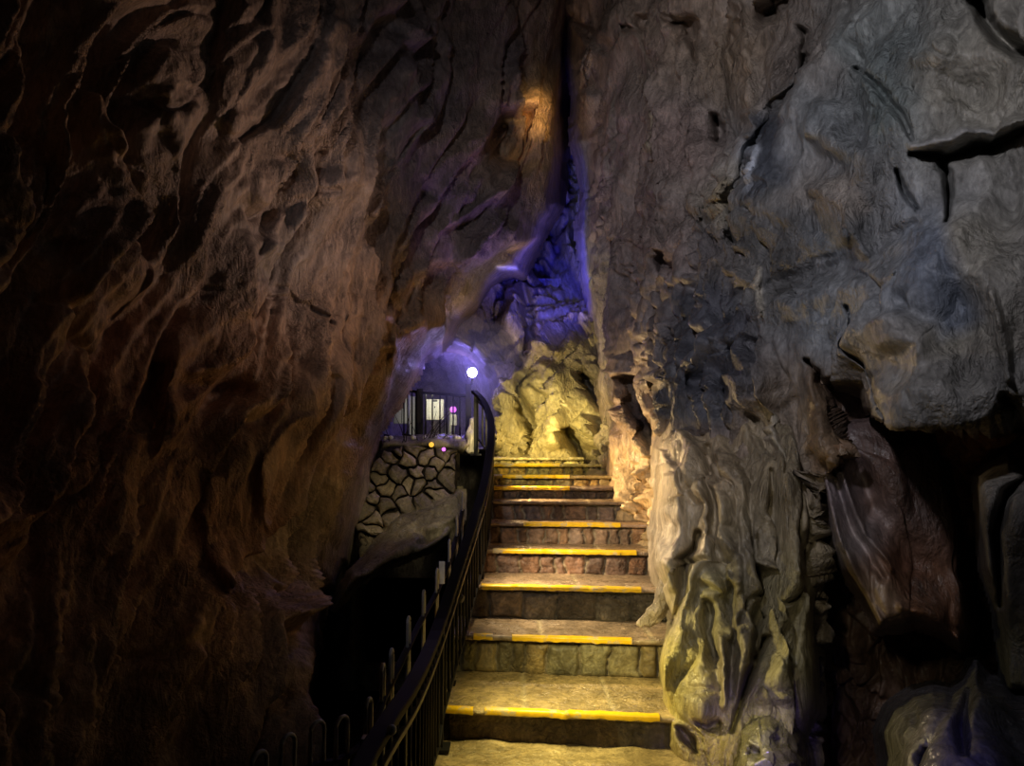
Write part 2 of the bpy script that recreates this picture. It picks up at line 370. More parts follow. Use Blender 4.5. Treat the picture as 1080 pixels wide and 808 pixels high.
#--BACK WALL with the arch of the grotto cut through it
back_ctrl = [(400, 100, 9.8), (520, 50, 11), (600, 0, 11.5), (700, 0, 11), (560, 150, 10.5), (600, 200, 10.3), (560, 250, 9.8), (520, 300, 9.6), (440, 340, 9.8), (600, 300, 9.2), (560, 350, 8.9),
    (530, 400, 8.7), (545, 440, 8.4), (545, 490, 8.3), (590, 420, 8.1), (600, 480, 7.7), (625, 420, 7.7), (620, 500, 7.5), (660, 400, 7.6), (680, 560, 7.3), (680, 200, 9.5), (430, 400, 9.8), (560, 600, 8.2), (420, 600, 9.8), (620,350,8.2)]
arch = [(380, 372), (440, 370), (462, 364), (482, 366), (500, 374), (512, 388), (522, 397), (526, 420), (524, 450), (520, 484), (519, 520), (519, 700), (380, 700)]
back_feats = [([(545, 320), (535, 360), (520, 380)], 12, .25), ([(552, 300), (558, 350), (556, 395)], 7, -.4), ([(562, 370), (575, 365), (590, 372)], 13, .35), ([(575, 390), (590, 400), (585, 470)], 10, .2),
    ([(545, 405), (538, 430), (535, 470)], 14, .22), ([(556, 410), (560, 440), (566, 480)], 5, -.3), ([(612, 395), (620, 410), (625, 425)], 8, -.5), ([(598, 455), (606, 475), (622, 495)], 7, -.5), ([(608, 440), (618, 460)], 5, .2),
    ([(560, 210), (565, 280)], 18, -.5), ([(600, 250), (610, 300)], 10, .2), ([(525, 345), (540, 340)], 8, .2), ([(595, 330), (612, 350)], 12, -.2)]
TAN = (.42, .33, .20)
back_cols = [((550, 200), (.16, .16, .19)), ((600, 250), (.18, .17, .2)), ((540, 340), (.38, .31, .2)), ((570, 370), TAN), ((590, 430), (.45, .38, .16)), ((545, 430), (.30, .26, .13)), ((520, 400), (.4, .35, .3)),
    ((620, 410), (.12, .10, .09)), ((640, 450), TAN), ((450, 350), (.15, .11, .12)), ((500, 320), (.15, .11, .12)), ((608, 480), (.16, .12, .08)), ((600, 50), (.15, .14, .16)), ((580, 470), (.5, .4, .15))]  # points over the arch darkened, shade put into the colour
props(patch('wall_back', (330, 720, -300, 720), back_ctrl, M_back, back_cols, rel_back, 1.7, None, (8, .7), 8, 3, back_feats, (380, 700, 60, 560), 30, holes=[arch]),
      'lumpy yellow lit cave wall rising behind the top of the steps', 'rock wall', kind='structure')
props(patch('wall_grotto', (300, 620, 300, 600), [(300, 320, 9.9), (400, 330, 10.1), (460, 350, 10.2), (540, 340, 10.0), (460, 420, 11.8), (400, 420, 10.8), (520, 420, 10.6), (560, 450, 9.6), (460, 480, 11.8), (400, 480, 11), (300, 480, 10), (400, 600, 11), (520, 600, 10.5)],
      M_back, [((400, 400), (.25, .22, .26)), ((520, 420), (.3, .28, .32))], rel_soft, 2.4, None, inner=(390, 550, 340, 500), c=20),
      'shadowy inner wall of the small grotto behind the landing fence', 'rock wall', kind='structure')

#--RIGHT WALL
right_ctrl = [(596, -400, 9.0), (600, 0, 8.2), (612, 100, 7.9), (620, 200, 7.5), (625, 300, 7.2), (638, 400, 6.9), (640, 500, 6.7), (655, 560, 6.2), (680, 600, 5.7), (690, 640, 5.5),
    (690, -400, 7.2), (690, 0, 6.7), (690, 100, 6.35), (690, 200, 6.1), (690, 300, 5.8), (680, 400, 5.8), (680, 500, 5.7), (720, 450, 5.0), (760, 0, 5.8), (750, 125, 5.65), (760, 200, 5.3), (755, 320, 4.9), (750, 400, 4.6), (750, 520, 4.5),
    (760, 600, 4.6), (760, 800, 4.7), (700, 700, 5.2), (700, 820, 5.0), (820, 20, 5.3), (800, 110, 5.2), (830, 120, 4.55), (790, 200, 4.75), (850, 60, 4.75), (850, 200, 4.2), (850, 300, 4.1), (800, 330, 4.5), (850, 400, 4.05), (800, 450, 4.3),
    (950, 50, 3.8), (950, 150, 3.6), (950, 240, 3.5), (950, 350, 3.25), (940, 430, 3.2), (930, 460, 3.3), (960, 560, 3.5), (1100, 560, 3.2), (880, 700, 4.4), (1050, 100, 3.4), (1060, 200, 3.25), (1050, 300, 3.0), (1050, 440, 3.0), (1100, 442, 2.95), (980, 448, 3.1), (1010, 448, 3.05), (1150, 445, 2.9), 
    (860, 450, 4.0), (900, 440, 3.85), (830, 520, 4.1), (820, 620, 4.5), (1150, 0, 2.9), (1200, 400, 2.5), (1200, 600, 2.6), (1300, 800, 2.6), (1600, 0, 1.7), (1600, 400, 1.6), (1600, 1200, 1.6), (850, -400, 4.9), (1300, -400, 2.5), (900, 1200, 4.6), (600, 1200, 5)]
right_out = [(600, -600), (597, 0), (604, 60), (612, 105), (612, 150), (620, 200), (619, 225), (616, 245), (622, 290), (630, 330), (634, 400), (640, 450), (637, 500), (632, 540), (640, 600), (640, 900), (640, 1400), (1800, 1400), (1800, -600)]
right_feats = [
    ([(748, 118), (750, 132), (745, 142)], 7, -.5), ([(686, 18), (680, 28)], 6, -.25), ([(664, 32), (672, 32)], 5, -.25), ([(716, 26), (724, 22), (728, 40), (730, 58)], 5, -.28), ([(708, 20), (724, 28), (716, 40)], 6, -.15),
    ([(600, 20), (625, 40), (640, 50), (628, 90), (612, 100)], 7, -.25), ([(612, 40), (622, 70)], 14, .2), ([(674, 30), (678, 70), (685, 120), (690, 170)], 3.5, .12), ([(640, 60), (645, 130), (640, 180)], 10, .10),
    ([(652, 90), (655, 180)], 4, -.06), ([(760, 185), (764, 210), (770, 212)], 9, .18), ([(762, 217), (776, 210)], 5, -.2), ([(770, 0), (782, 60), (788, 120), (785, 140)], 8, .14), ([(760, 20), (766, 110), (770, 160)], 5, -.14),
    ([(697, 268), (694, 285)], 5, -.35), ([(702, 150), (703, 260), (700, 300)], 3, -.08), ([(648, 258), (655, 252), (668, 258), (668, 275)], 3, -.12), ([(744, 220), (746, 245)], 3, -.2), ([(618, 225), (616, 255), (624, 300)], 6, .15),
    ([(850, 60), (842, 96), (815, 116), (798, 140), (782, 175), (776, 210), (780, 260)], 6, -.25), ([(843, 30), (850, 85)], 4, -.2), ([(806, 112), (792, 150)], 6, .0),
    ([(800, 150), (796, 180)], 8, .10), ([(800, 285), (797, 305), (803, 332)], 2.2, .07), ([(770, 285), (800, 300)], 9, .08), ([(852, 150), (850, 240)], 8, -.07), ([(890, 0), (900, 80), (905, 150)], 9, -.08),
    ([(900, 70), (925, 90), (955, 130), (962, 150)], 4, -.14), ([(870, 150), (900, 170), (880, 240)], 22, .10), ([(960, 163), (990, 163), (1000, 180), (1000, 235)], 4.5, -.20), ([(942, 180), (950, 200), (964, 218)], 4, -.18),
    ([(962, 156), (1000, 148), (1040, 138), (1075, 122)], 7, .12), ([(1000, 165), (1040, 155), (1080, 135)], 8, -.16), ([(1000, 60), (1060, 60), (1060, 120)], 40, .14), ([(1030, 0), (1060, 40), (1090, 60)], 11, -.5),
    ([(800, 300), (850, 290), (930, 250), (960, 235)], 12, -.07), ([(790, 330), (830, 320), (880, 300), (940, 280)], 16, .08), ([(880, 245), (860, 200), (905, 260)], 12, .10),
    ([(880, 320), (900, 370), (920, 420), (935, 447)], 3, -.10), ([(848, 380), (862, 398), (890, 415), (912, 440), (935, 452)], 3.5, -.20), ([(1010, 310), (1000, 350), (1020, 390)], 30, -.10), ([(940, 340), (960, 360)], 30, .08),
    ([(1045, 310), (1052, 350), (1065, 400)], 7, .08), ([(1060, 420), (1075, 440)], 8, -.15), ([(690, 400), (700, 430)], 12, -.25), ([(740, 400), (760, 390), (770, 410)], 14, -.22), ([(772, 370), (800, 360)], 8, -.12), ([(790, 375), (800, 420)], 16, .12),
    ([(800, 420), (815, 480), (830, 520), (838, 545)], 5, .12), ([(790, 440), (806, 500), (822, 560)], 6, -.10), ([(850, 400), (870, 450), (880, 500)], 16, .10), ([(660, 400), (668, 440), (676, 470)], 7, -.32), ([(690, 420), (685, 450), (688, 520)], 7, .12), ([(655, 380), (656, 420), (668, 480)], 3, .12),
    ([(648, 430), (652, 500)], 5, -.10), ([(715, 380), (705, 400), (700, 440)], 9, .12), ([(688, 350), (694, 300)], 12, -.10), ([(810, 0), (800, 10), (830, 0)], 9, -.5), ([(740, 320), (745, 360), (730, 380)], 12, .10), ([(675, 480), (668, 520), (670, 545)], 4, -.14)]
PUR = (.37, .28, .25); DG = (.085, .09, .11); BG = (.21, .225, .235); OL = (.27, .255, .21)
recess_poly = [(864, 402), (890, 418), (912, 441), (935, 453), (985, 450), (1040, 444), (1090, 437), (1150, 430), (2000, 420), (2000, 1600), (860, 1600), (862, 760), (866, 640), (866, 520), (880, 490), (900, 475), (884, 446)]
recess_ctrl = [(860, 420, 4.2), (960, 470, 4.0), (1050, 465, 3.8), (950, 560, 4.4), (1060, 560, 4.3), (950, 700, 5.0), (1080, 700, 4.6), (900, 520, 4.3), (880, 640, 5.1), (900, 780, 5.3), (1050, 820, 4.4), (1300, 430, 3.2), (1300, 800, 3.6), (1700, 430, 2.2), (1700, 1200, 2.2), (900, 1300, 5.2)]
right_cols = [((600, 30), (.26, .17, .11)), ((640, 100), (.38, .31, .26)), ((640, 250), PUR), ((640, 350), (.30, .25, .26)), ((625, 270), (.38, .38, .42)), ((650, 480), (.45, .33, .20)), ((690, 500), (.48, .35, .2)), ((690, 440), (.42, .30, .18)), ((670, 440), (.14, .10, .09)),
    ((700, 30), (.42, .32, .24)), ((700, 150), PUR), ((690, 250), PUR), ((770, 60), (.44, .34, .24)), ((765, 205), (.46, .40, .28)), ((745, 250), (.16, .15, .16)), ((700, 350), (.19, .17, .17)), ((750, 350), DG), ((730, 390), DG), ((770, 400), DG), ((790, 300), (.18, .18, .17)),
    ((820, 60), (.24, .2, .17)), ((799, 170), (.52, .56, .62)), ((815, 190), (.12, .13, .14)), ((860, 130), (.17, .19, .2)), ((860, 200), (.25, .22, .19)), ((930, 60), (.20, .235, .235)), ((925, 110), (.19, .235, .23)), ((900, 140), BG), ((1000, 100), OL), ((1050, 80), OL), ((960, 300), (.15, .17, .2)), ((980, 240), (.16, .18, .21)), ((900, 330), BG), ((880, 340), (.27, .29, .31)), ((960, 380), (.22, .21, .195)), ((1020, 260), OL),
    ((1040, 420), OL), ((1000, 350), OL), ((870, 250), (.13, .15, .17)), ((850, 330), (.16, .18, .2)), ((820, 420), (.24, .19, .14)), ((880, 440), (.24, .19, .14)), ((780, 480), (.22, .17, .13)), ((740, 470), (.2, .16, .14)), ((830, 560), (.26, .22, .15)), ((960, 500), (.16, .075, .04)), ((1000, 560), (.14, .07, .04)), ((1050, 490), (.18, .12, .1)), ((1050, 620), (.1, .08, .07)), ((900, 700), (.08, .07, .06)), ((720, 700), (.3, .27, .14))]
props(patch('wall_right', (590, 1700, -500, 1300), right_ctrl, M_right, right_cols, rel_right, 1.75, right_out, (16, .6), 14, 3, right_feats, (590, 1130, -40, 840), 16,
    stains_and_light=[('area', [(700, 300), (760, 290), (800, 330), (780, 420), (765, 455), (700, 450), (690, 420), (712, 370)], 26, (.075, .078, .095)),
            ('area', [(786, 235), (850, 225), (830, 300), (790, 310)], 22, (.13, .13, .13)), ('area', [(790, 120), (820, 118), (830, 190), (796, 215), (784, 180)], 14, (.09, .10, .12)),
            ('area', [(790, 158), (800, 144), (807, 162), (803, 185), (794, 200)], 6, (.55, .60, .68)), ('area', [(754, 190), (764, 182), (774, 190), (779, 210), (770, 218), (757, 214)], 5, (.50, .43, .30)),
            ('line', [(798, 282), (798, 300), (804, 334)], 2.4, (.60, .55, .45)), ('line', [(612, 150), (618, 215), (616, 250), (624, 300)], 4, (.42, .42, .48)), ('line', [(664, 428), (670, 450), (674, 472)], 7, (.10, .07, .06)),
            ('line', [(676, 80), (684, 120), (688, 160)], 3, (.42, .35, .25)), ('area', [(905, 215), (880, 225), (862, 190), (880, 180)], 10, (.38, .34, .30)), ('line', [(800, 430), (815, 480), (832, 540)], 4, (.42, .38, .30)),
            ('line', [(962, 156), (1000, 148), (1040, 138)], 4, (.34, .34, .33)), ('area', [(950, 240), (1000, 240), (1030, 330), (990, 350), (960, 300)], 22, (.13, .15, .185)),
            ('area', [(640, 480), (690, 450), (692, 600), (640, 580)], 18, (.52, .38, .20)), ('area', [(850, 385), (912, 428), (935, 447), (900, 500), (850, 500)], 10, (.21, .145, .09)), ('area', [(940, 380), (1100, 370), (1130, 450), (935, 456), (915, 430)], 14, (.22, .215, .20)), ('area', recess_poly, 4, (.10, .06, .04)), ('area', [(900, 452), (935, 456), (1090, 446), (1090, 540), (960, 570), (900, 530)], 20, (.30, .15, .08))], recess=(recess_poly, recess_ctrl, 9)),  # recess area painted with shade, its reddish top with faint light
      'massive grey and brown cave wall overhanging on the right', 'rock wall', kind='structure')

#--FLOWSTONE COLUMN at the foot of the right wall
fc_base = (.95, 3.9, 0)
fc_ctrl = [(680, 400, 5.6), (700, 435, 5.25), (770, 395, 4.95), (850, 400, 4.5), (700, 490, 4.6), (700, 560, 4.4), (700, 650, 4.15), (700, 740, 3.95), (710, 800, 3.75), (770, 440, 4.55), (770, 510, 4.15), (770, 600, 3.95), (770, 700, 3.75), (775, 800, 3.55), (860, 450, 4.2), (850, 520, 4.05), (850, 600, 4.0), (860, 700, 3.85), (860, 800, 3.75), (780, 900, 3.5), (900, 900, 3.7)]
fc_out = [(694, 478), (700, 410), (740, 385), (800, 385), (845, 400), (852, 500), (858, 560), (862, 620), (856, 660), (860, 700), (862, 750), (852, 775), (856, 860), (720, 860), (715, 806), (706, 790), (704, 762), (698, 735), (697, 700), (704, 672), (712, 655), (702, 635), (694, 600), (692, 560), (697, 520)]
fc_feats = [([(731, 560), (722, 590), (728, 600), (722, 640), (712, 660)], 5, -.45), ([(714, 500), (712, 560), (712, 620)], 8, .14), ([(733, 600), (728, 640)], 5, .08), ([(745, 470), (752, 520), (746, 560)], 5, -.16), ([(738, 520), (742, 570), (735, 600), (720, 660)], 6, .13),
    ([(762, 605), (775, 615), (770, 640), (758, 670), (762, 740)], 7, .18), ([(770, 620), (766, 650)], 10, -.2), ([(800, 590), (808, 605), (802, 640), (796, 690)], 6, -.34), ([(800, 560), (806, 590), (815, 600)], 4, .12), ([(752, 690), (748, 640)], 8, -.25), ([(776, 650), (786, 680), (780, 740)], 8, .12),
    ([(808, 672), (796, 700), (788, 725), (778, 750), (770, 765)], 4.5, -.35), ([(820, 480), (832, 540), (830, 620), (825, 690)], 8, .12), ([(812, 500), (820, 580)], 5, -.10), ([(846, 520), (850, 600)], 6, .12), ([(838, 560), (840, 640), (846, 700)], 4, -.12), ([(820, 700), (812, 730), (822, 735)], 12, .12),
    ([(835, 740), (842, 770)], 4, .12), ([(722, 664), (712, 690), (704, 720)], 12, .16), ([(735, 690), (745, 730), (740, 760)], 16, .10), ([(755, 758), (745, 765), (735, 762)], 5, -.2), ([(722, 770), (730, 790)], 5, -.25), ([(735, 560), (745, 600), (755, 620)], 12, .10), ([(770, 560), (790, 580), (780, 600)], 12, -.08)]
fc_feats = [(f[0], f[1], f[2] * .62) for f in fc_feats]
fc_cols = [((700, 560), (.36, .31, .26)), ((715, 500), (.4, .31, .19)), ((760, 500), (.24, .19, .13)), ((820, 500), (.3, .25, .17)), ((720, 620), (.38, .33, .26)), ((750, 630), (.42, .39, .22)), ((780, 650), (.16, .14, .13)), ((770, 700), (.18, .15, .13)), ((710, 690), (.48, .42, .14)), ((705, 740), (.42, .36, .12)), ((735, 720), (.22, .19, .16)), ((820, 640), (.38, .34, .2)), ((840, 700), (.36, .33, .2)), ((820, 760), (.3, .27, .18)), ((750, 780), (.3, .24, .12)), ((785, 590), (.17, .15, .13)), ((735, 560), (.42, .35, .24))]
fc = patch('flowstone_column', (660, 900, 380, 880), fc_ctrl, M_flow, fc_cols, rel_flow, 1.5, fc_out, (16, .45), 10, 2.5, fc_feats, (670, 890, 400, 830), 30, base=fc_base)
props(fc, 'broad tan flowstone column with draped folds standing at the right end of the steps', 'flowstone')

#--root-like foot reaching onto the step
def skin(name, pts, rad, mat, parent=None, sub=2, color=None, disp=0.0, seedv=0.0, flat=1.0):
    me = bpy.data.meshes.new(name); n = len(pts)
    me.from_pydata([tuple(p) for p in pts], [(i, i + 1) for i in range(n - 1)], [])
    o = bpy.data.objects.new(name, me); COL.objects.link(o)
    s = o.modifiers.new('Skin', 'SKIN'); s.use_smooth_shade = True
    for i in range(n): me.skin_vertices[0].data[i].radius = (rad[i] * flat, rad[i])
    me.skin_vertices[0].data[0].use_root = True
    m = o.modifiers.new('Sub', 'SUBSURF'); m.levels = m.render_levels = sub
    dg = bpy.context.evaluated_depsgraph_get(); dg.update()
    me2 = bpy.data.meshes.new_from_object(o.evaluated_get(dg))
    bpy.data.objects.remove(o); bpy.data.meshes.remove(me)
    me2.name = name
    nv = len(me2.vertices); co = np.empty(nv * 3, np.float32); me2.vertices.foreach_get('co', co); co = co.reshape(-1, 3)
    if disp:
        nr = np.empty(nv * 3, np.float32); me2.vertices.foreach_get('normal', nr); nr = nr.reshape(-1, 3)
        f = fbm(co[:, 0] * 14 + seedv, co[:, 1] * 14, co[:, 2] * 9, 3)
        co = co + nr * (f * disp)[:, None]; me2.vertices.foreach_set('co', co.astype(np.float32).ravel())
    if color is not None:
        a = me2.color_attributes.new('mineral_and_light', 'FLOAT_COLOR', 'POINT')
        a.data.foreach_set('color', np.tile(np.array([*color, 1], np.float32), nv))
    me2.polygons.foreach_set('use_smooth', [True] * len(me2.polygons)); me2.update()
    me2.materials.clear()
    return link(name, me2, mat, parent)
FOOTC = (.40, .34, .26)
skin('root_foot', [PV(712, 575, 4.55), PV(711, 610, 4.5), PV(700, 636, 4.5), PV(686, 653, 4.5), PV(672, 660, 4.5)], [.10, .075, .058, .05, .028], M_flow, fc, 3, FOOTC, .02, 1.0)
skin('root_foot', [PV(726, 600, 4.45), PV(722, 635, 4.4), PV(716, 662, 4.35)], [.07, .05, .04], M_flow, fc, 3, FOOTC, .02, 5.0)

#--HANGING DRAPERY in the recess on the right
dr_ctrl = [(860, 460, 4.05), (880, 520, 3.85), (900, 600, 3.75), (930, 655, 3.7), (960, 480, 3.9), (960, 560, 3.8), (970, 640, 3.7), (1010, 500, 4.0), (1020, 600, 3.95), (1010, 670, 3.75), (900, 440, 4.1)]
dr_out = [(850, 440), (866, 498), (874, 540), (878, 575), (892, 600), (912, 628), (926, 662), (945, 660), (966, 656), (990, 664), (1012, 680), (1022, 660), (1022, 600), (1016, 540), (1022, 470), (1010, 430)]
dr_feats = [([(868, 500), (884, 560), (905, 610), (926, 655)], 6, .12), ([(880, 500), (900, 560), (930, 610)], 5, -.07), ([(888, 500), (912, 560), (940, 600)], 4, .08), ([(905, 500), (935, 560), (975, 600), (1010, 665)], 22, -.14), ([(950, 640), (980, 645), (1008, 672)], 10, .08), ([(872, 520), (890, 580)], 3, .05)]
dr = patch('stone_drapery', (840, 1040, 420, 700), dr_ctrl, M_flow, [((868, 500), (.24, .20, .22)), ((890, 570), (.30, .26, .27)), ((918, 630), (.26, .18, .12)), ((950, 600), (.13, .055, .03)), ((980, 650), (.16, .075, .04)), ((1000, 500), (.07, .035, .025)), ((930, 500), (.12, .07, .05))],  # right-hand tones hold the overhang's painted shade
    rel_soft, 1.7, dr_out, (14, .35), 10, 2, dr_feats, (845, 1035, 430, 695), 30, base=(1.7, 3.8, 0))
props(dr, 'brown stone drapery hanging in the dark hollow below the grey overhang', 'stone drapery')
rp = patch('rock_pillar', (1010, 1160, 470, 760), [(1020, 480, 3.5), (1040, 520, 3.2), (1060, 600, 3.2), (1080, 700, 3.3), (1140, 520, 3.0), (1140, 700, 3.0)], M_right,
    [((1040, 510), (.24, .22, .19)), ((1075, 560), (.06, .055, .05)), ((1040, 600), (.07, .065, .06)), ((1060, 680), (.04, .04, .04))], rel_soft, 2.2,  # lower tones darkened to paint in shade under the overhang
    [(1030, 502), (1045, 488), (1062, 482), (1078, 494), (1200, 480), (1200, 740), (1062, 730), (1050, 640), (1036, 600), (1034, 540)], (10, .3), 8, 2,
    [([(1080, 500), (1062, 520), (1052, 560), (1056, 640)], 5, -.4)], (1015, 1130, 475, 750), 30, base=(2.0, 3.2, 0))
props(rp, 'pale cracked rock pillar beside the dark hollow under the overhang', 'rock')

#--WET BOULDERS at the bottom
def boulder(name, rect, ctrl, out, cols, feats, base, label, mat=M_wet, rel=rel_soft):
    o = patch(name, rect, ctrl, mat, cols, rel, 1.5, out, (26, .5), 12, 2, feats, (rect[0] + 6, rect[1] - 6, rect[2] + 6, 830), 30, base=base)
    return props(o, label, 'boulder')
def rel_wet(x, y, z, X, Y):
    return .05 * (billow(x * 3 + 2, y * 3, z * 2, 2) - .6) + .035 * (ridge(x * 11, y * 11, z * 5, 2) - .8) + .012 * fbm(x * 22, y * 22, z * 14, 2)
boulder('wet_boulder', (755, 870, 735, 900), [(765, 800, 3.55), (800, 760, 3.42), (800, 800, 3.3), (840, 790, 3.5), (800, 880, 3.1)],
    [(768, 860), (766, 800), (774, 775), (788, 757), (806, 748), (826, 752), (842, 768), (852, 790), (858, 860)],
    [((800, 770), (.2, .19, .13)), ((830, 790), (.09, .08, .07))], [([(820, 760), (826, 785)], 6, -.12), ([(786, 795), (796, 790)], 7, -.12)], (1.1, 3.4, 0),
    'glossy wet boulder at the foot of the tan flowstone column', M_wet, rel_wet)
boulder('wet_boulder', (915, 1130, 690, 900), [(930, 780, 3.3), (980, 740, 3.2), (985, 790, 3.0), (1040, 730, 3.2), (1090, 700, 3.3), (1060, 800, 2.9), (1000, 880, 2.7)],
    [(934, 900), (934, 800), (930, 772), (940, 748), (962, 733), (984, 728), (1004, 734), (1018, 722), (1030, 700), (1040, 718), (1075, 728), (1200, 735), (1200, 900)],
    [((950, 790), (.16, .15, .14)), ((990, 790), (.2, .19, .22)), ((1060, 760), (.08, .08, .09))], [([(1020, 730), (1012, 770), (1016, 800)], 6, -.2), ([(975, 790), (968, 808)], 6, -.15)], (1.7, 3.1, 0),
    'big rounded wet boulder with violet glints beneath the dark hollow', M_wet, rel_soft)

# ------------------------------------------------------------------ floors
def grid_surface(name, xs, ys, zf, mat, color, kind='structure', colf=None):
    X, Y = np.meshgrid(xs, ys); Z = zf(X, Y)
    ny, nx = X.shape; V = np.stack([X, Y, Z], -1).reshape(-1, 3)
    idx = np.arange(nx * ny).reshape(ny, nx)
    q = np.stack([idx[:-1, :-1], idx[:-1, 1:], idx[1:, 1:], idx[1:, :-1]], -1).reshape(-1, 4)
    me = bpy.data.meshes.new(name); me.from_pydata(V.tolist(), [], q.tolist())
    me.polygons.foreach_set('use_smooth', [True] * len(q))
    a = me.color_attributes.new('mineral_and_light', 'FLOAT_COLOR', 'POINT')
    c = np.ones((len(V), 4)); c[:, :3] = color if colf is None else colf(X, Y).reshape(-1, 3)
    a.data.foreach_set('color', c.astype(np.float32).ravel())
    o = link(name, me, mat); o['kind'] = kind
    return o
def floor_z(X, Y):
    return -.9 * np.clip((X - 1.0) / .5, 0, 1) ** 2 + .012 * (billow(X * 2.3, Y * 2.3, X * 0, 2) - .6) + .012 * fbm(X * 5, Y * 5, X * 0, 3)
def floor_c(X, Y):
    t = np.clip(.5 + .8 * fbm(X * 3, Y * 3, X * 0 + 2, 3), 0, 1)[..., None]
    return np.array((.24, .18, .09)) * (1 - t) + np.array((.50, .40, .22)) * t
grid_surface('floor', np.arange(-.47, 3.2, .02), np.arange(-3.0, 4.2, .025), floor_z, M_step, None, colf=floor_c)['label'] = 'uneven wet stone floor in front of the first step'
grid_surface('floor_chasm', np.arange(-5, -.3, .1), np.arange(-3, 10, .1), lambda X, Y: -1.6 + .15 * fbm(X, Y, X * 0, 3), M_left, (.05, .04, .035))['label'] = 'dark cave bottom far below the railing'
grid_surface('floor_ledge', np.arange(-1.9, -.16, .03), np.arange(8.35, 12.0, .05), lambda X, Y: 1.46 + .03 * fbm(X * 3, Y * 3, X * 0, 3), M_step, (.2, .18, .16))['label'] = 'rock ledge floor of the grotto behind the landing fence'
grid_surface('ceiling', np.arange(-7, 7, .25), np.arange(-3, 14, .25), lambda X, Y: 8.2 + .6 * fbm(X * .5, Y * .5, X * 0, 3), M_left, (.12, .1, .09))['label'] = 'dark cave roof high above the passage'

# ------------------------------------------------------------------ staircase
#        d     z(top)  x left  x right  yellow strip (px from, to)
HT = [1.286, 1.069, .866, .704, .552, .406, .310, .225, .130, .070]
DT = [3.94, 4.54, 5.01, 5.52, 5.92, 6.25, 6.56, 6.92, 7.28, 7.60]
LX = [(467, 735), (478, 735), (492, 725), (506, 715), (508, 712), (514, 690), (517, 680), (517, 668), (518, 640), (518, 615)]
YEL = [[(470, 500), (512, 688)], [(500, 520), (540, 662)], [(508, 672)], [(520, 668)], [(552, 652)], [], [(520, 600)], [(530, 600)], [(520, 590)], []]
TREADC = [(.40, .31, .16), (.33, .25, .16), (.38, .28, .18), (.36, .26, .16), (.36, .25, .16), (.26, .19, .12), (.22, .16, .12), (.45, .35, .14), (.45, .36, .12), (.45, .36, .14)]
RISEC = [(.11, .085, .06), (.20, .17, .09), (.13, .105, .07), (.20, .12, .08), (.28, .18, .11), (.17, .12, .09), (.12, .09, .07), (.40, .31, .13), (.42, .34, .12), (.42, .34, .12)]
stairs = empty('staircase', (.25, DT[0], 0))
props(stairs, 'stone cave staircase with yellow painted step edges climbing to the back wall', 'staircase')
SLOPE = .12
def xw(px, d): return (px - 540.0) * d / F
def stair_row(xl, xr, n): return np.linspace(xl, xr, n)
def strip_mesh(name, rows, cols_rgb, mat, parent):
    """rows: list of arrays (n,3); quads between following rows"""
    A = np.stack(rows, 0); m, n = A.shape[:2]; V = A.reshape(-1, 3)
    idx = np.arange(m * n).reshape(m, n)
    q = np.stack([idx[:-1, :-1], idx[:-1, 1:], idx[1:, 1:], idx[1:, :-1]], -1).reshape(-1, 4)
    me = bpy.data.meshes.new(name); me.from_pydata(V.tolist(), [], q.tolist())
    me.polygons.foreach_set('use_smooth', [True] * len(q))
    a = me.color_attributes.new('mineral_and_light', 'FLOAT_COLOR', 'POINT')
    c = np.ones((len(V), 4)); c[:, :3] = cols_rgb.reshape(-1, 3); a.data.foreach_set('color', c.astype(np.float32).ravel())
    return link(name, me, mat, parent)
def stone_cells(u, v, cw, seedv, rnd):
    """distance-to-joint of an irregular course of stones; u along, v up (0..1)"""
    edges = [u.min() - .05]; r = random.Random(seedv)
    while edges[-1] < u.max() + cw: edges.append(edges[-1] + cw * r.uniform(.55, 1.5))
    E = np.array(edges); uu = u + .02 * fbm(u * 9, v * 2, u * 0 + seedv, 2)
    i = np.clip(np.searchsorted(E, uu) - 1, 0, len(E) - 2)
    du = np.minimum(uu - E[i], E[i + 1] - uu)
    lo = np.array([r.uniform(.02, .12) for _ in E])[i]; hi = np.array([r.uniform(.86, .99) for _ in E])[i]
    dv = np.minimum(v - lo, hi - v) * .17
    tone = np.array([r.uniform(.6, 1.45) for _ in E])[i]; warm = np.array([r.uniform(-.12, .2) for _ in E])[i]
    return np.minimum(du, dv), tone, warm
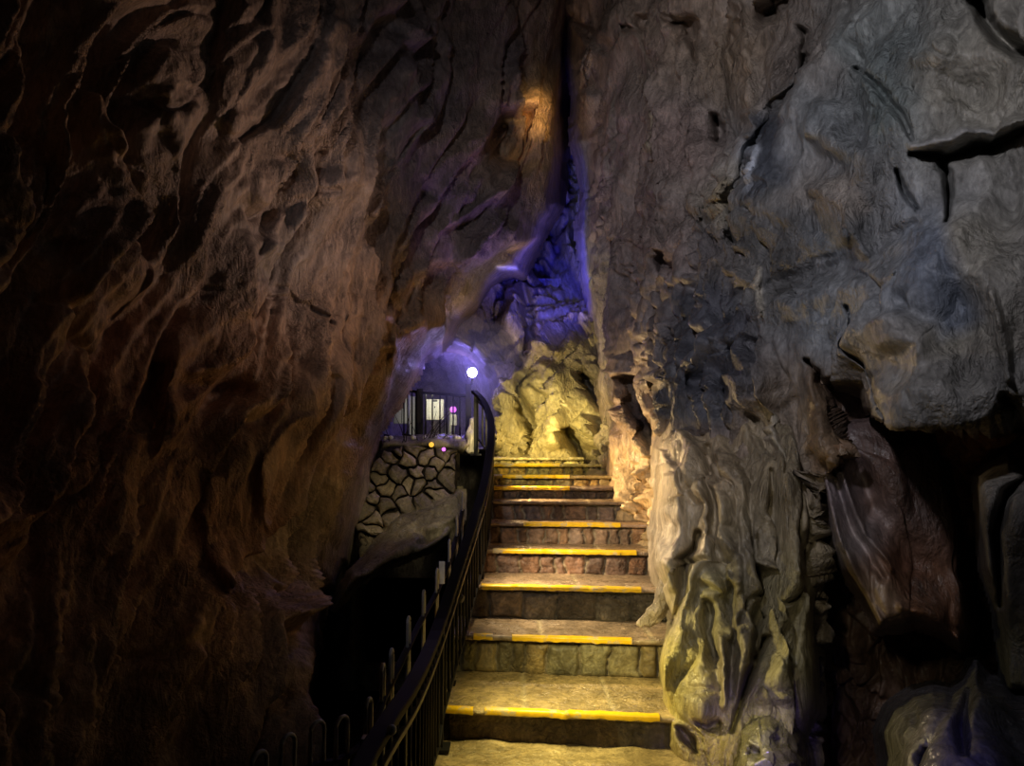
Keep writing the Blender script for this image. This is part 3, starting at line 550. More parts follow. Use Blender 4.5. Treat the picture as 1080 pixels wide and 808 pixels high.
for k in range(10):
    d, zt = DT[k], EYE - HT[k]
    zb = EYE - (1.45 if k == 0 else HT[k - 1])
    d2 = DT[k + 1] if k < 9 else 8.9
    xl, xr = xw(LX[k][0], d), xw(LX[k][1], d)
    sl = SLOPE * (1 if k < 6 else .4); sl2 = SLOPE * (1 if k + 1 < 6 else .4)
    xc = (xl + xr) / 2
    n = 150
    xs = np.linspace(xl, xr, n)
    st = empty('stone_step', (xc, d, zb)); st.parent = stairs
    st.matrix_parent_inverse = Matrix.Translation(-stairs.location)
    # tread: from the front lip back to (a little under) the next riser
    wob = .012 * fbm(xs * 3, xs * 0 + k, xs * 0, 3) + .010 * np.round(noise(xs * 2.2, xs * 0 + k * 3.1, xs * 0) * 1.5)
    rows = []; cols = []
    ts = np.concatenate([np.linspace(0, .05, 4), np.linspace(.08, 1, 14)])
    front = d + sl * (xc - xs); 
    tint = np.array(TREADC[k])
    slabs = sorted([xl + (xr - xl) * f for f in ([.32, .66] if k == 0 else [.36, .8] if k == 1 else [.5] if k == 2 else [.25, .6, .85])])
    jd = np.min(np.stack([np.abs(xs - s) for s in slabs]), 0)
    # overhanging lip underside, lip face, then tread
    lip_t = .026
    rows.append(np.stack([xs, front + .02, zt - lip_t + 0 * xs], -1)); cols.append(np.tile(tint * .7, (n, 1)))
    rows.append(np.stack([xs, front - .018 + wob, zt - lip_t + .004 * noise(xs * 9, xs * 0, xs * 0 + k)], -1)); cols.append(np.tile(tint * .8, (n, 1)))
    for t in ts:
        yb = d2 + sl2 * (xc - xs) + .05
        yy = (front - .02 + wob) * (1 - t) + yb * t
        rnd = -.006 if t == 0 else 0
        zz = zt + rnd + .007 * fbm(xs * 4, yy * 4, xs * 0 + k, 3) - .006 * np.exp(-(jd / .008) ** 2) * (t > .02)
        tone = 1 + .35 * fbm(xs * 3.3, yy * 5, xs * 0 + k * 2, 3)
        jt = np.exp(-(jd / .014) ** 2)[:, None]
        c = tint[None] * tone[:, None] * (1 - jt) + np.array((.5, .42, .26)) * jt
        rows.append(np.stack([xs, yy, zz], -1)); cols.append(np.clip(c, .01, .9))
    strip_mesh('tread_slab', rows, np.stack(cols, 0), M_step, st)
    # riser of little stones
    m = 26; rows = []; cols = []; vs = np.linspace(0, 1, m); cw = [.5, .13, .17, .13, .12, .12, .15, .12, .11, .12][k]
    XX, VV = np.meshgrid(xs, vs); dj, tone, warm = stone_cells(XX, VV, cw, k + 3, None)
    bulge = .048 * np.clip(dj / .02, 0, 1) ** .5 + .012 * fbm(XX * 12, VV * 2, XX * 0 + k, 3)
    if k == 0: bulge = .01 + .012 * fbm(XX * 14, VV * 1, XX * 0, 3)
    base = np.array(RISEC[k])
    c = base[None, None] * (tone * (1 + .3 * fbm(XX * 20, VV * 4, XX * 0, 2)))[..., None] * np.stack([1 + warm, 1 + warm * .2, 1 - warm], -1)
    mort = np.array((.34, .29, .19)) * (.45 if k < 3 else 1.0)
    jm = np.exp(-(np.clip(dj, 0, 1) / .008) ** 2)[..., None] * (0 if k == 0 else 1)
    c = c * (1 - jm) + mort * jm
    ins = .035 if k not in (2, 0) else .02
    Z = zb - .03 + (zt - lip_t * .6 - zb + .03) * VV
    Yv = (front + ins)[None] + .02 - bulge
    A = np.stack([XX, Yv, Z], -1)
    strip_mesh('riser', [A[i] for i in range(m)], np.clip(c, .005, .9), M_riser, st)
    # side cheek on the left
    side = bmesh.new()
    yb = d2 + sl2 * (xc - xl) + .05; f0 = d + sl * (xc - xl)
    vs_ = [side.verts.new(p) for p in ((xl, f0, zt - .004), (xl, yb, zt - .004), (xl, yb, -1.6), (xl, f0, -1.6), (xl + .04, f0 + .03, zt - .004), (xl + .04, yb, zt - .004), (xl + .04, yb, -1.6), (xl + .04, f0 + .03, -1.6))]
    for f in ((0, 1, 2, 3), (4, 7, 6, 5), (0, 4, 5, 1), (0, 3, 7, 4), (1, 5, 6, 2)): side.faces.new([vs_[i] for i in f])
    bm_obj('side_cheek', side, M_mortar, st)
    for (pa, pb) in YEL[k]:
        ya, yb2 = xw(pa, d), xw(pb, d); nn = 60; xx = np.linspace(ya, yb2, nn)
        fr = d + sl * (xc - xx); wb = .012 * fbm(xx * 3, xx * 0 + k, xx * 0, 3) + .010 * np.round(noise(xx * 2.2, xx * 0 + k * 3.1, xx * 0) * 1.5)
        chip = .010 * fbm(xx * 22, xx * 0 + k, xx * 0, 2); f = fr - .022 + wb; R = []
        wdt = .034 if k < 2 else .045
        for (dy, dz) in ((0.0, -.022), (-.004, -.004), (0, .007), (wdt * .5, .009), (wdt, .008)):
            R.append(np.stack([xx, f + dy + (chip if dy > .03 else 0), zt + dz + (chip * .6 if dz < -.01 else 0) + 0 * xx], -1))
        s = strip_mesh('nosing_strip', R, np.tile(np.array((.8, .5, .02)), (5 * nn, 1)), M_yellow, st)
        s['label'] = 'yellow painted edge strip'

# ------------------------------------------------------------------ bars and tubes
def sweep(bm, pts, w, h, up=Vector((0, 0, 1)), closed_caps=True):
    pts = [Vector(p) for p in pts]; rings = []
    for i, p in enumerate(pts):
        a = pts[max(0, i - 1)]; b = pts[min(len(pts) - 1, i + 1)]; t = (b - a).normalized()
        s = t.cross(up)
        if s.length < 1e-3: s = t.cross(Vector((0, 1, 0)))
        s.normalize(); u = s.cross(t).normalized()
        rings.append([bm.verts.new(p + s * sx * w / 2 + u * sy * h / 2) for sx, sy in ((-1, -1), (1, -1), (1, 1), (-1, 1))])
    for r0, r1 in zip(rings, rings[1:]):
        for i in range(4): bm.faces.new((r0[i], r0[(i + 1) % 4], r1[(i + 1) % 4], r1[i]))
    bm.faces.new(rings[0][::-1]); bm.faces.new(rings[-1])
def tube(bm, pts, r, seg=8):
    pts = [Vector(p) for p in pts]; rings = []
    n0 = Vector((0, 0, 1))
    for i, p in enumerate(pts):
        a = pts[max(0, i - 1)]; b = pts[min(len(pts) - 1, i + 1)]; t = (b - a).normalized()
        s = t.cross(n0)
        if s.length < .05: s = t.cross(Vector((1, 0, 0)))
        s.normalize(); u = s.cross(t).normalized()
        rr = r[i] if isinstance(r, (list, tuple)) else r
        rings.append([bm.verts.new(p + (s * math.cos(q) + u * math.sin(q)) * rr) for q in [2 * math.pi * j / seg for j in range(seg)]])
    for r0, r1 in zip(rings, rings[1:]):
        for i in range(seg): bm.faces.new((r0[i], r0[(i + 1) % seg], r1[(i + 1) % seg], r1[i]))
    bm.faces.new(rings[0][::-1]); bm.faces.new(rings[-1])
def catmull(pts, n=8):
    pts = [Vector(p) for p in pts]; out = []
    for i in range(len(pts) - 1):
        p0 = pts[max(0, i - 1)]; p1 = pts[i]; p2 = pts[i + 1]; p3 = pts[min(len(pts) - 1, i + 2)]
        for j in range(n):
            t = j / n
            out.append(.5 * ((2 * p1) + (p2 - p0) * t + (2 * p0 - 5 * p1 + 4 * p2 - p3) * t * t + (3 * p1 - p0 - 3 * p2 + p3) * t ** 3))
    out.append(pts[-1]); return out
def bar_obj(name, pts, w, h, mat, parent, bevel=.004, up=Vector((0, 0, 1))):
    bm = bmesh.new(); sweep(bm, pts, w, h, up); return bm_obj(name, bm, mat, parent, False, bevel)
def tube_obj(name, pts, r, mat, parent, seg=10):
    bm = bmesh.new(); tube(bm, pts, r, seg); return bm_obj(name, bm, mat, parent, True)
def box_bm(bm, c, s, rot=None):
    r = bmesh.ops.create_cube(bm, size=1); vs = r['verts']
    for v in vs: v.co = Vector((v.co.x * s[0], v.co.y * s[1], v.co.z * s[2]))
    if rot is not None: bmesh.ops.rotate(bm, verts=vs, cent=(0, 0, 0), matrix=rot)
    for v in vs: v.co += Vector(c)
    return vs

def stair_z(y):
    if y < DT[0]: return 0.0
    z = 0
    for k in range(10):
        if y >= DT[k] - .02: z = EYE - HT[k]
    return z
# handrail path
RAILPX = [(372, 836, 2.1), (386, 800, 2.3), (408, 763, 2.55), (436, 720, 3.0), (460, 668, 3.8), (486, 591, 4.5), (500, 549, 5.0), (510, 515, 5.5), (515, 487, 6.0), (518, 462, 6.5), (517, 442, 7.0), (510, 424, 7.5), (500, 413, 7.8)]
RAIL = [PV(*q) for q in RAILPX]; RAILC = catmull(RAIL, 6)
def rail_at(y):
    for a, b in zip(RAILC, RAILC[1:]):
        if a.y <= y <= b.y: return a.lerp(b, (y - a.y) / (b.y - a.y))
    return RAILC[-1] if y > RAILC[-1].y else RAILC[0]
hr = empty('stair_railing', (RAIL[3].x, RAIL[3].y, 0))
props(hr, 'black iron stair railing with flat handrail running up beside the steps', 'railing')
r1 = bar_obj('handrail', RAILC, .062, .030, M_rail, hr, .006)
low = [p + Vector((.02, 0, -.075)) for p in RAILC]
bar_obj('lower_rail', low, .02, .02, M_iron3, hr, .003)
bot = [Vector((p.x + .015, p.y, max(-.0, stair_z(p.y) if p.y < 3.9 else (p.z - .50)) + .05)) for p in RAILC]
bar_obj('bottom_rail', bot, .018, .018, M_iron, hr, .003)
y = 2.1
while y < 7.72:
    p = rail_at(y); zb = max(.0, (p.z - .50) if p.y > 3.9 else 0) + .05
    tube_obj('baluster', [(p.x + .015, p.y, zb), (p.x + .015, p.y, p.z - .01)], .008, M_iron, hr, 8)
    y += .105 if y < 5 else .16
for y in (2.75, 3.9, 5.35, 6.6, 7.74):
    p = rail_at(y); zb = -.02 if y < 4 else p.z - .62
    po = bar_obj('post', [(p.x + .0, p.y, zb), (p.x, p.y, p.z)], .045, .045, M_iron, hr, .004, Vector((0, 1, 0)))
    bm = bmesh.new(); box_bm(bm, (p.x, p.y, zb + (.03 if y < 4 else .01)), (.11, .11, .018)); bm_obj('base_plate', bm, M_iron, po, False, .003)
p = PV(413, 770, 2.45)
bm = bmesh.new(); bmesh.ops.create_uvsphere(bm, u_segments=16, v_segments=10, radius=.016); bmesh.ops.translate(bm, verts=bm.verts, vec=p)
bm_obj('bolt_cap', bm, M_pale, hr, True)

# hairpin fence
HP = [(461, 600, 4.55), (447, 623, 4.15), (431, 651, 3.6), (413, 685, 3.2), (404, 701, 3.0), (389, 737, 2.72), (361, 756, 2.58), (335, 761, 2.5), (304, 775, 2.4), (274, 793, 2.3)]
hf = empty('hairpin_fence', tuple(PV(413, 685, 3.2).xy) + (0,))
props(hf, 'dark hairpin topped fence on the chasm side of the handrail', 'fence')
hp = [PV(*q) for q in HP]
ext = [PV(474, 570, 5.0), PV(482, 545, 5.5), PV(488, 520, 6.0)][::-1]
full = ext + hp
for i, p in enumerate(full):
    a = full[max(0, i - 1)]; b = full[min(len(full) - 1, i + 1)]; t = (b - a); t.z = 0; t.normalize()
    hw = .028; top = p.z - hw
    pts = [p - t * hw + Vector((0, 0, -.62))] + [p - t * hw + Vector((0, 0, -hw))]
    for q in range(1, 8):
        an = math.pi * q / 8; pts.append(Vector((p.x, p.y, top)) - t * hw * math.cos(an) + Vector((0, 0, hw * math.sin(an))))
    pts += [p + t * hw + Vector((0, 0, -hw)), p + t * hw + Vector((0, 0, -.62))]
    tube_obj('hairpin_bar', pts, .007, M_iron2, hf, 8)
bar_obj('fence_rail', catmull([p - Vector((0, 0, .13)) for p in full], 4), .03, .012, M_rail, hf, .002)
bar_obj('fence_rail', catmull([p - Vector((0, 0, .58)) for p in full], 4), .03, .012, M_rail, hf, .002)
for (px, py, dd) in ((467, 590, 4.75), (389, 777, 2.42)):
    p = PV(px, py, dd)
    if py > 700:
        ps = bar_obj('fence_post', [(p.x, p.y, -.1), (p.x, p.y, p.z)], .045, .045, M_pale, hf, .004, Vector((0, 1, 0))); ps['label'] = 'pale grey square fence post'
sg = PV(466, 604, 4.6)
bm = bmesh.new(); box_bm(bm, sg, (.034, .008, .13)); pl = bm_obj('marker_plate', bm, M_plate, None, False, .002)
props(pl, 'small white upright plate fixed to the hairpin fence', 'plate')

# pale side post left of the upper steps
bm = bmesh.new(); a = PV(511, 508, 6.15); b = PV(511, 550, 6.15)
box_bm(bm, ((a.x + b.x) / 2, a.y, (a.z + b.z) / 2), (.055, .05, a.z - b.z)); box_bm(bm, ((a.x + b.x) / 2 - .018, a.y - .03, (a.z + b.z) / 2), (.012, .02, a.z - b.z))
props(bm_obj('side_post', bm, M_pale, None, False, .003), 'pale upright board at the left end of the upper steps', 'post')

# ------------------------------------------------------------------ rubble retaining wall
seeds = [(240,150),(200,215),(290,250),(420,150),(510,150),(385,225),(455,235),(535,245),(160,350),(225,310),(290,330),(325,370),(215,410),(160,470),(150,515),(140,570),(390,300),(460,290),(140,310),(250,460),(340,170),(480,190),(330,300),(270,120),(470,340),(420,380),(190,260),(120,420),(380,110),(550,190)]
seeds = [(360 + a / 4.753, 450 + b / 4.753) for a, b in seeds]
rub_poly = [(402, 474), (440, 470), (482, 474), (484, 500), (478, 520), (472, 545), (420, 560), (392, 585), (376, 590), (374, 545), (382, 510)]
def clip(poly, a, b, c):     # keep a*x+b*y<=c
    out = []
    for i in range(len(poly)):
        p, q = poly[i], poly[(i + 1) % len(poly)]
        fp = a * p[0] + b * p[1] - c; fq = a * q[0] + b * q[1] - c
        if fp <= 0: out.append(p)
        if (fp < 0 < fq) or (fq < 0 < fp):
            t = fp / (fp - fq); out.append((p[0] + t * (q[0] - p[0]), p[1] + t * (q[1] - p[1])))
    return out
rw = empty('rubble_wall', tuple(PV(430, 590, 8.0)))
props(rw, 'low dry wall of irregular buff stones under the landing fence', 'stone wall')
def rub_d(px, py): return 8.25 - (py - 470) * .006 + (px - 430) * .002
for si, s in enumerate(seeds):
    poly = list(rub_poly)
    for sj, o in enumerate(seeds):
        if si == sj: continue
        a, b = o[0] - s[0], o[1] - s[1]; c = (o[0] ** 2 + o[1] ** 2 - s[0] ** 2 - s[1] ** 2) / 2
        poly = clip(poly, a, b, c)
        if len(poly) < 3: break
    if len(poly) < 3: continue
    cx = sum(p[0] for p in poly) / len(poly); cy = sum(p[1] for p in poly) / len(poly)
    # resample outline
    per = []; 
    for i in range(len(poly)):
        p, q = poly[i], poly[(i + 1) % len(poly)]; L = math.dist(p, q); m = max(1, int(L / 2.2))
        for j in range(m): per.append((p[0] + (q[0] - p[0]) * j / m, p[1] + (q[1] - p[1]) * j / m))
    bm = bmesh.new(); rings = []; r = random.Random(si)
    gap = r.uniform(.5, 1.7); amp = r.uniform(.05, .15); ph = r.uniform(0, 6)
    for (sc, out_) in ((.93, -.10), (.93, 0.0), (.90, .55), (.80, .85), (.55, 1.0), (.25, 1.03)):
        ring = []
        for (x, y) in per:
            an = math.atan2(y - cy, x - cx); rr = math.hypot(x - cx, y - cy)
            k2 = min(sc, (rr - gap) / rr if rr > gap + .3 else .4) if sc > .8 else sc
            k2 *= 1 + .04 * math.sin(3 * an + ph)
            X = cx + (x - cx) * k2; Y = cy + (y - cy) * k2
            wq = noise(np.array([X / 11., X / 11. + 40]), np.array([Y / 11., Y / 11.]), np.array([.5, 7.5])); X += 5.0 * wq[0]; Y += 4.0 * wq[1]
            dd = rub_d(X, Y) - (amp * out_ + (.02 * math.sin(X * .9 + ph) * math.sin(Y * .7 + ph) if out_ > .5 else 0))
            ring.append(bm.verts.new(P(X, Y, dd)))
        rings.append(ring)
    for r0, r1_ in zip(rings, rings[1:]):
        for i in range(len(per)): bm.faces.new((r0[i], r0[(i + 1) % len(per)], r1_[(i + 1) % len(per)], r1_[i]))
    bm.faces.new(rings[-1]); bm.faces.new(rings[0][::-1])
    so = bm_obj('wall_stone', bm, M_stone, rw, True)
    ca = so.data.color_attributes.new('mineral_and_light', 'FLOAT_COLOR', 'POINT'); g_ = r.uniform(.55, 1.35)
    ca.data.foreach_set('color', np.tile(np.array([.32 * g_, .26 * g_, .17 * g_, 1], np.float32), len(so.data.vertices)))
mb = patch('mortar_bed', (365, 500, 462, 640), [(370, 470, rub_d(370, 470)), (490, 470, rub_d(490, 470)), (370, 600, rub_d(370, 600)), (490, 600, rub_d(490, 600))], M_mortar, [((430, 500), (.03, .03, .03))],
      lambda x, y, z, X, Y: .02 * fbm(x * 9, y * 9, z * 9, 2), 3, [(p[0] , p[1]) for p in rub_poly], (5, .1), 3, 1, (), (368, 490, 465, 600), 30, parent=rw)

bank = patch('rock_bank', (320, 500, 515, 690), [(330, 650, 6.2), (380, 605, 6.4), (400, 570, 7.0), (430, 580, 6.7), (440, 545, 7.5), (475, 535, 7.6), (480, 570, 6.8), (420, 545, 7.5)], M_flow,
      [((430, 560), (.34, .28, .16)), ((470, 550), (.4, .34, .2)), ((380, 600), (.28, .23, .14))], rel_soft, 1.8,
      [(352, 640), (370, 608), (390, 588), (405, 565), (418, 548), (440, 532), (470, 524), (484, 520), (484, 545), (474, 568), (455, 576), (430, 584), (400, 598), (376, 612)], (10, .25), 8, 3,
      [([(450, 560), (480, 545)], 5, .12), ([(440, 575), (470, 560)], 4, -.06)], (330, 492, 520, 660), 30, base=tuple(PV(430, 600, 6.9)))
props(bank, 'smooth sloping buff rock bank below the rubble wall', 'rock')

# ------------------------------------------------------------------ landing fence and grotto fittings
lf = empty('landing_fence', tuple(PV(462, 470, 8.5)))
props(lf, 'small black barred fence along the grotto ledge', 'fence')
FD = 8.5
bar_obj('top_rail', [PV(425, 411, FD + .5), PV(443, 414, FD + .3), PV(496, 418, FD)], .03, .03, M_iron, lf)
bar_obj('lower_rail', [PV(425, 458, FD + .5), PV(443, 462, FD + .3), PV(496, 465, FD)], .025, .025, M_iron, lf)
for i, px in enumerate([426, 430, 434.5, 439, 449, 456, 464, 471, 478, 485]):
    t = (px - 425) / 71; dd = FD + .5 * (1 - t); yt = 411 + 7 * t; yb = 458 + 7 * t
    tube_obj('bar', [PV(px, yb, dd), PV(px, yt, dd)], .009, M_iron, lf, 6)
bar_obj('post', [PV(443, 468, FD + .3), PV(443, 410, FD + .3)], .07, .05, M_iron, lf, .004, Vector((0, 1, 0)))
bar_obj('post', [PV(494, 472, FD), PV(494, 405, FD)], .06, .05, M_iron, lf, .004, Vector((0, 1, 0)))
tube_obj('scroll', catmull([PV(405, 459, FD + .2), PV(420, 462, FD + .2), PV(433, 470, FD + .1), PV(440, 478, FD + .1), PV(434, 492, FD), PV(432, 520, FD - .4)], 6), .012, M_iron, lf, 6)
tube_obj('scroll', catmull([PV(436, 474, FD + .1), PV(446, 466, FD + .1), PV(460, 463, FD), PV(470, 465, FD)], 6), .010, M_iron, lf, 6)

def box_thing(name, rect, d, depth, mat, label, cat, extra=None):
    x0, y0, x1, y1 = rect; a = PV(x0, y0, d); b = PV(x1, y1, d)
    c = ((a.x + b.x) / 2, d + depth / 2, (a.z + b.z) / 2); s = (abs(b.x - a.x), depth, abs(a.z - b.z))
    root = empty(name, (c[0], c[1], min(a.z, b.z))); props(root, label, cat)
    bm = bmesh.new(); box_bm(bm, c, s); body = bm_obj('casing', bm, mat, root, False, .012)
    if extra == 'latch':
        bm = bmesh.new(); box_bm(bm, (c[0], d - .004, c[2] + s[2] * .42), (s[0] * .3, .012, s[2] * .08)); bm_obj('latch', bm, M_dark, root, False, .002)
        bm = bmesh.new(); box_bm(bm, (c[0], d - .003, c[2] + s[2] * .12), (s[0] * .06, .008, s[2] * .08)); bm_obj('lock', bm, M_dark, root, False, .001)
    if extra == 'conduit':
        bm = bmesh.new(); tube(bm, [(c[0], c[1], c[2] - s[2] / 2), (c[0], c[1], c[2] - s[2] / 2 - .12)], .012, 8); bm_obj('conduit', bm, M_pale, root, True)
    if extra == 'seam':
        bm = bmesh.new(); box_bm(bm, (c[0] + s[0] * .1, d - .003, c[2]), (.008, .008, s[2] * .95)); bm_obj('door_seam', bm, M_dark, root)
    return root
box_thing('electric_cabinet', (449, 421, 468, 443), 9.3, .12, M_white, 'large cream electrical box seen through the landing fence', 'electrical box', 'latch')
box_thing('switchgear', (457, 430, 476, 462), 9.6, .1, M_white, 'tall cream enclosure behind the large electrical box', 'enclosure', 'seam')
box_thing('junction_box', (475, 437, 482, 449), 9.2, .07, M_white, 'little cream junction box right of the large electrical box', 'electrical box', 'conduit')
box_thing('metal_locker', (415, 415, 430, 447), 9.5, .2, M_pale, 'grey metal cabinet at the left end of the landing fence', 'cabinet', 'seam')
box_thing('grey_locker', (432, 418, 442, 462), 9.8, .05, M_pale, 'narrow grey locker beside the wider grey metal cabinet', 'locker', 'seam')
st_ = skin('stalagmite', [PV(499, 480, 8.3), PV(498, 465, 8.3), PV(499, 452, 8.3), PV(496, 440, 8.3)], [.07, .075, .06, .03], M_flow, None, 2, (.6, .56, .5), .03, 2.0)
props(st_, 'pale wavy stalagmite between the fence end and the handrail', 'stalagmite')

# twigs and pebbles on the ledge
rt = random.Random(3)
tw = empty('bare_bush', tuple(PV(428, 465, 8.35))); props(tw, 'tangled leafless dark twigs on the ledge in front of the fence', 'dry plant')
for i in range(14):
    px = rt.uniform(410, 470); a = PV(px, 467 + rt.uniform(-1, 2), 8.35); h_ = rt.uniform(.12, .38); lean = rt.uniform(-.15, .25)
    pts = catmull([a, a + Vector((lean * .4, rt.uniform(-.04, .04), h_ * .5)), a + Vector((lean, rt.uniform(-.05, .05), h_))], 4)
    tube_obj('twig', pts, [.006 - .004 * j / (len(pts) - 1) for j in range(len(pts))], M_twig, tw, 5)
pebs = [(a_, max(b_, 461.5)) for a_, b_ in [(407.5, 457.5), (406, 463), (417, 467), (436, 459), (446, 468), (448, 452), (460, 458), (470, 457), (473, 459), (481, 457), (484, 462), (479, 467), (412, 461), (466, 456)]]
pbm = None
for i, (px, py) in enumerate(pebs):
    bm = bmesh.new(); bmesh.ops.create_icosphere(bm, subdivisions=2, radius=.022 + .012 * rt.random())
    q = Vector((rt.random() * 9, rt.random() * 9, 0))
    for v in bm.verts:
        v.co *= 1 + .25 * math.sin(v.co.x * 120 + q.x) * math.sin(v.co.y * 90 + q.y); v.co.z *= .8
    pb = bm_obj('pebble', bm, M_peb, None, True); pb.location = PV(px, py, 8.42)
    props(pb, 'small pale pebble on the ledge edge at the foot of the landing fence', 'pebble', 'pale pebbles along the ledge')
ledge = patch('ledge_lip', (395, 500, 455, 500), [(400, 466, 8.35), (490, 468, 8.2), (400, 480, 8.3), (490, 480, 8.15)], M_flow, [((440, 470), (.28, .24, .18))], rel_soft, 1.6,
    [(400, 462), (430, 464), (460, 461), (490, 463), (498, 470), (490, 476), (470, 473), (440, 474), (415, 473), (400, 478)], (5, .25), 5, 2, (), (397, 498, 458, 485), 20, base=tuple(PV(445, 478, 8.3)))
props(ledge, 'rough stone coping along the top of the rubble wall', 'coping')

# ------------------------------------------------------------------ lamps
def lamp_thing(name, loc, aim, r, lens, label, parts_r=1.0, power=0, color=(1, 1, 1), spot=None, blend=.6, soft=.04, off=.08):
    root = empty(name, loc); props(root, label, 'lamp')
    d = (Vector(aim) - Vector(loc)).normalized(); rot = d.to_track_quat('Z', 'Y').to_matrix()
    bm = bmesh.new()
    bmesh.ops.create_cone(bm, cap_ends=True, segments=20, radius1=r * .75, radius2=r * 1.05, depth=r * 2.2)
    bmesh.ops.rotate(bm, verts=bm.verts, cent=(0, 0, 0), matrix=rot); bmesh.ops.translate(bm, verts=bm.verts, vec=Vector(loc) - d * r * 1.2)
    bm_obj('housing', bm, M_dark, root, False, r * .1)
    bm = bmesh.new(); bmesh.ops.create_uvsphere(bm, u_segments=16, v_segments=8, radius=r * .92)
    for v in bm.verts: v.co.z *= .35
    bmesh.ops.rotate(bm, verts=bm.verts, cent=(0, 0, 0), matrix=rot); bmesh.ops.translate(bm, verts=bm.verts, vec=Vector(loc))
    bm_obj('lens', bm, lens, root, True)
    bm = bmesh.new(); p0 = Vector(loc) - d * r * 1.6
    tube(bm, [p0 + Vector((0, 0, -r * 2.4)), p0], r * .22, 8); bm_obj('bracket', bm, M_dark, root, True)
    if power: light(Vector(loc) + d * off, power, color, aim if spot else None, spot, blend, soft)
    return root
def light(loc, power, color, aim=None, spot=None, blend=.6, soft=.05):
    L = bpy.data.lights.new('lamp_or_added_light', 'SPOT' if spot else 'POINT'); L.energy = power; L.color = color; L.shadow_soft_size = soft
    o = bpy.data.objects.new('lamp_or_added_light', L); COL.objects.link(o); o.location = loc
    if spot:
        L.spot_size = math.radians(spot); L.spot_blend = blend
        o.rotation_euler = (Vector(aim) - Vector(loc)).to_track_quat('-Z', 'Y').to_euler()
    return o
WARM = (1.0, .74, .30); YEL_ = (1.0, .80, .28); BLU = (.22, .16, 1.0)
# violet-blue lamp seen over the landing
lb = PV(498, 393, 8.35)
lamp_thing('blue_lamp', lb, (0, 0, 1.5), .055, M_blue, 'bright violet white lamp glowing above the landing fence', power=5, color=(.34, .24, 1.0), off=.14, soft=.06)
lamp_thing('spot_lamp', PV(487, 633, 4.42), PV(600, 700, 4.2), .028, M_dark, 'small black spotlight on the railing beside the third step')
lamp_thing('spot_lamp', PV(518, 500, 6.3), PV(640, 480, 6.6), .026, M_dark, 'small black spotlight on the railing beside the upper steps')
lamp_thing('marker_light', PV(455, 469, 8.2), (0, 0, 1.5), .03, M_ylw, 'tiny yellow light on the ledge below the landing fence')
lamp_thing('marker_light', PV(468, 474, 8.1), (0, 0, 1.5), .022, M_mag, 'tiny magenta light set in the stone coping')
lamp_thing('marker_light', PV(478, 432, 9.0), (0, 0, 1.5), .04, M_mag, 'magenta light between the cream electrical boxes')

# lights of the place, and unseen ones added to brighten dim parts
light((.05, 3.75, .85), 54, YEL_, (.55, 3.9, 0), 136, .9, .05)                                          # lower steps
light((-.14, 5.05, 1.25), 72, (1, .76, .44), (.7, 5.1, .6), 134, .9, .05)                               # middle steps
light(PV(522, 497, 6.6) + Vector((.03, 0, .12)), 120, (1, .68, .32), PV(668, 500, 6.1), 125, .9, .05)  # upper steps and the right wall
light(PV(540, 455, 7.0), 78, (1, .80, .34), PV(585, 400, 8.2), 150, .8, .05)                           # top of the steps, back wall
light((.0, 5.95, 1.75), 26, (1, .82, .25), (.35, 7.5, 1.3), 45, .7, .05)                                # topmost steps, added to brighten their risers
light(PV(560, 310, 6.8), 16, (.5, .3, 1.0), PV(500, 120, 7.3), 130, 1, .2)  # added unseen violet light tinting the upper walls
light(PV(565, 345, 7.4), 200, (.05, .05, 1.0), PV(590, 240, 10), 70, .9, .15)                          # crevice
light(PV(478, 392, 10.4), 12, (.30, .22, 1.0), None, None, .5, .05)                                    # grotto
light(PV(455, 412, 8.75), 16, (1.0, .95, .7), PV(462, 445, 9.5), 90, .8, .03)  # added spot brightening the cream boxes
light((-.5, 6.0, 1.9), 26, (1, .86, .55), PV(440, 540, 7.9), 50, .8, .05)                              # rubble wall
light((-.9, .6, 3.9), 310, (.93, .89, .97), PV(830, 130, 4.4), 90, 1.0, .12)                          # right wall, unseen key spot placed above the viewer
light((-.1, .9, 1.9), 60, (1.0, .86, .60), PV(755, 650, 3.9), 42, 1.0, .08)                             # flowstone
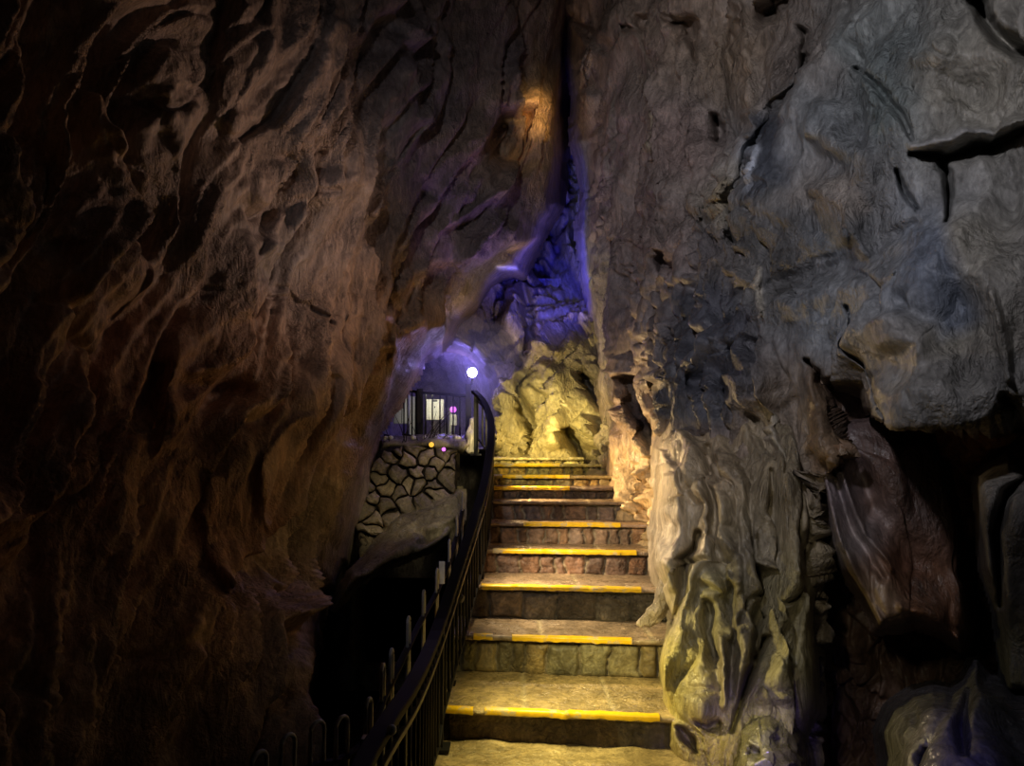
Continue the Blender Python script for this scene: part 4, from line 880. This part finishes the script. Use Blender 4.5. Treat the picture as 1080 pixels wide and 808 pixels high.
light((.9, 5.0, 2.7), 85, (1.0, .66, .50), PV(330, 218, 5.0), 74, 1.0, .1)                           # left wall
light((-.7, 2.5, 1.7), 4, (.8, .85, 1), (-.45, 4.2, .6), 60, .9, .05)  # added unseen light on the hairpin bars
light(PV(560, 100, 8.2) + Vector((.25, -1.5, -.6)), 30, (1, .70, .36), PV(560, 122, 8.0), 34, .8, .05)  # unseen warm spot added for the orange patch
light(PV(790, 720, 2.9), 16, (1, .85, .35), PV(800, 775, 3.4), 34, .8, .02)
light(PV(830, 800, 2.8), 9, (.35, .25, 1.0), PV(805, 800, 3.4), 50, .8, .03)
light(PV(1000, 730, 2.5), 1.8, (.3, .25, 1.0), PV(985, 790, 3.0), 45, .8, .02)

# volume added to imitate lens bloom, a faint haze round the violet lamp
mh = bpy.data.materials.new('halo'); mh.use_nodes = True; nt = mh.node_tree; nt.nodes.clear()
vo = nt.nodes.new('ShaderNodeVolumePrincipled'); vo.inputs['Density'].default_value = .24; vo.inputs['Color'].default_value = (.6, .6, 1, 1)
ou = nt.nodes.new('ShaderNodeOutputMaterial'); nt.links.new(vo.outputs[0], ou.inputs['Volume'])
bm = bmesh.new(); bmesh.ops.create_icosphere(bm, subdivisions=3, radius=.62, matrix=Matrix.Translation(lb))
hz = bm_obj('halo', bm, mh, None, True); props(hz, 'added faint bluish haze around the violet lamp', 'halo', kind='stuff')

# ------------------------------------------------------------------ world, camera, view
w = bpy.data.worlds.new('World'); scene.world = w; w.use_nodes = True
w.node_tree.nodes['Background'].inputs[0].default_value = (0, 0, 0, 1); w.node_tree.nodes['Background'].inputs[1].default_value = 0
cam = bpy.data.cameras.new('Camera'); co = bpy.data.objects.new('Camera', cam); COL.objects.link(co)
cam.sensor_width = 36; cam.lens = F / W * 36; cam.clip_start = .02; cam.clip_end = 200
co.location = (0, 0, EYE); co.rotation_euler = (math.pi / 2 + PITCH, 0, 0)
scene.camera = co
vs = scene.view_settings; vs.view_transform = 'Standard'; vs.look = 'None'; vs.exposure = 0; vs.gamma = 1; vs.use_curve_mapping = False
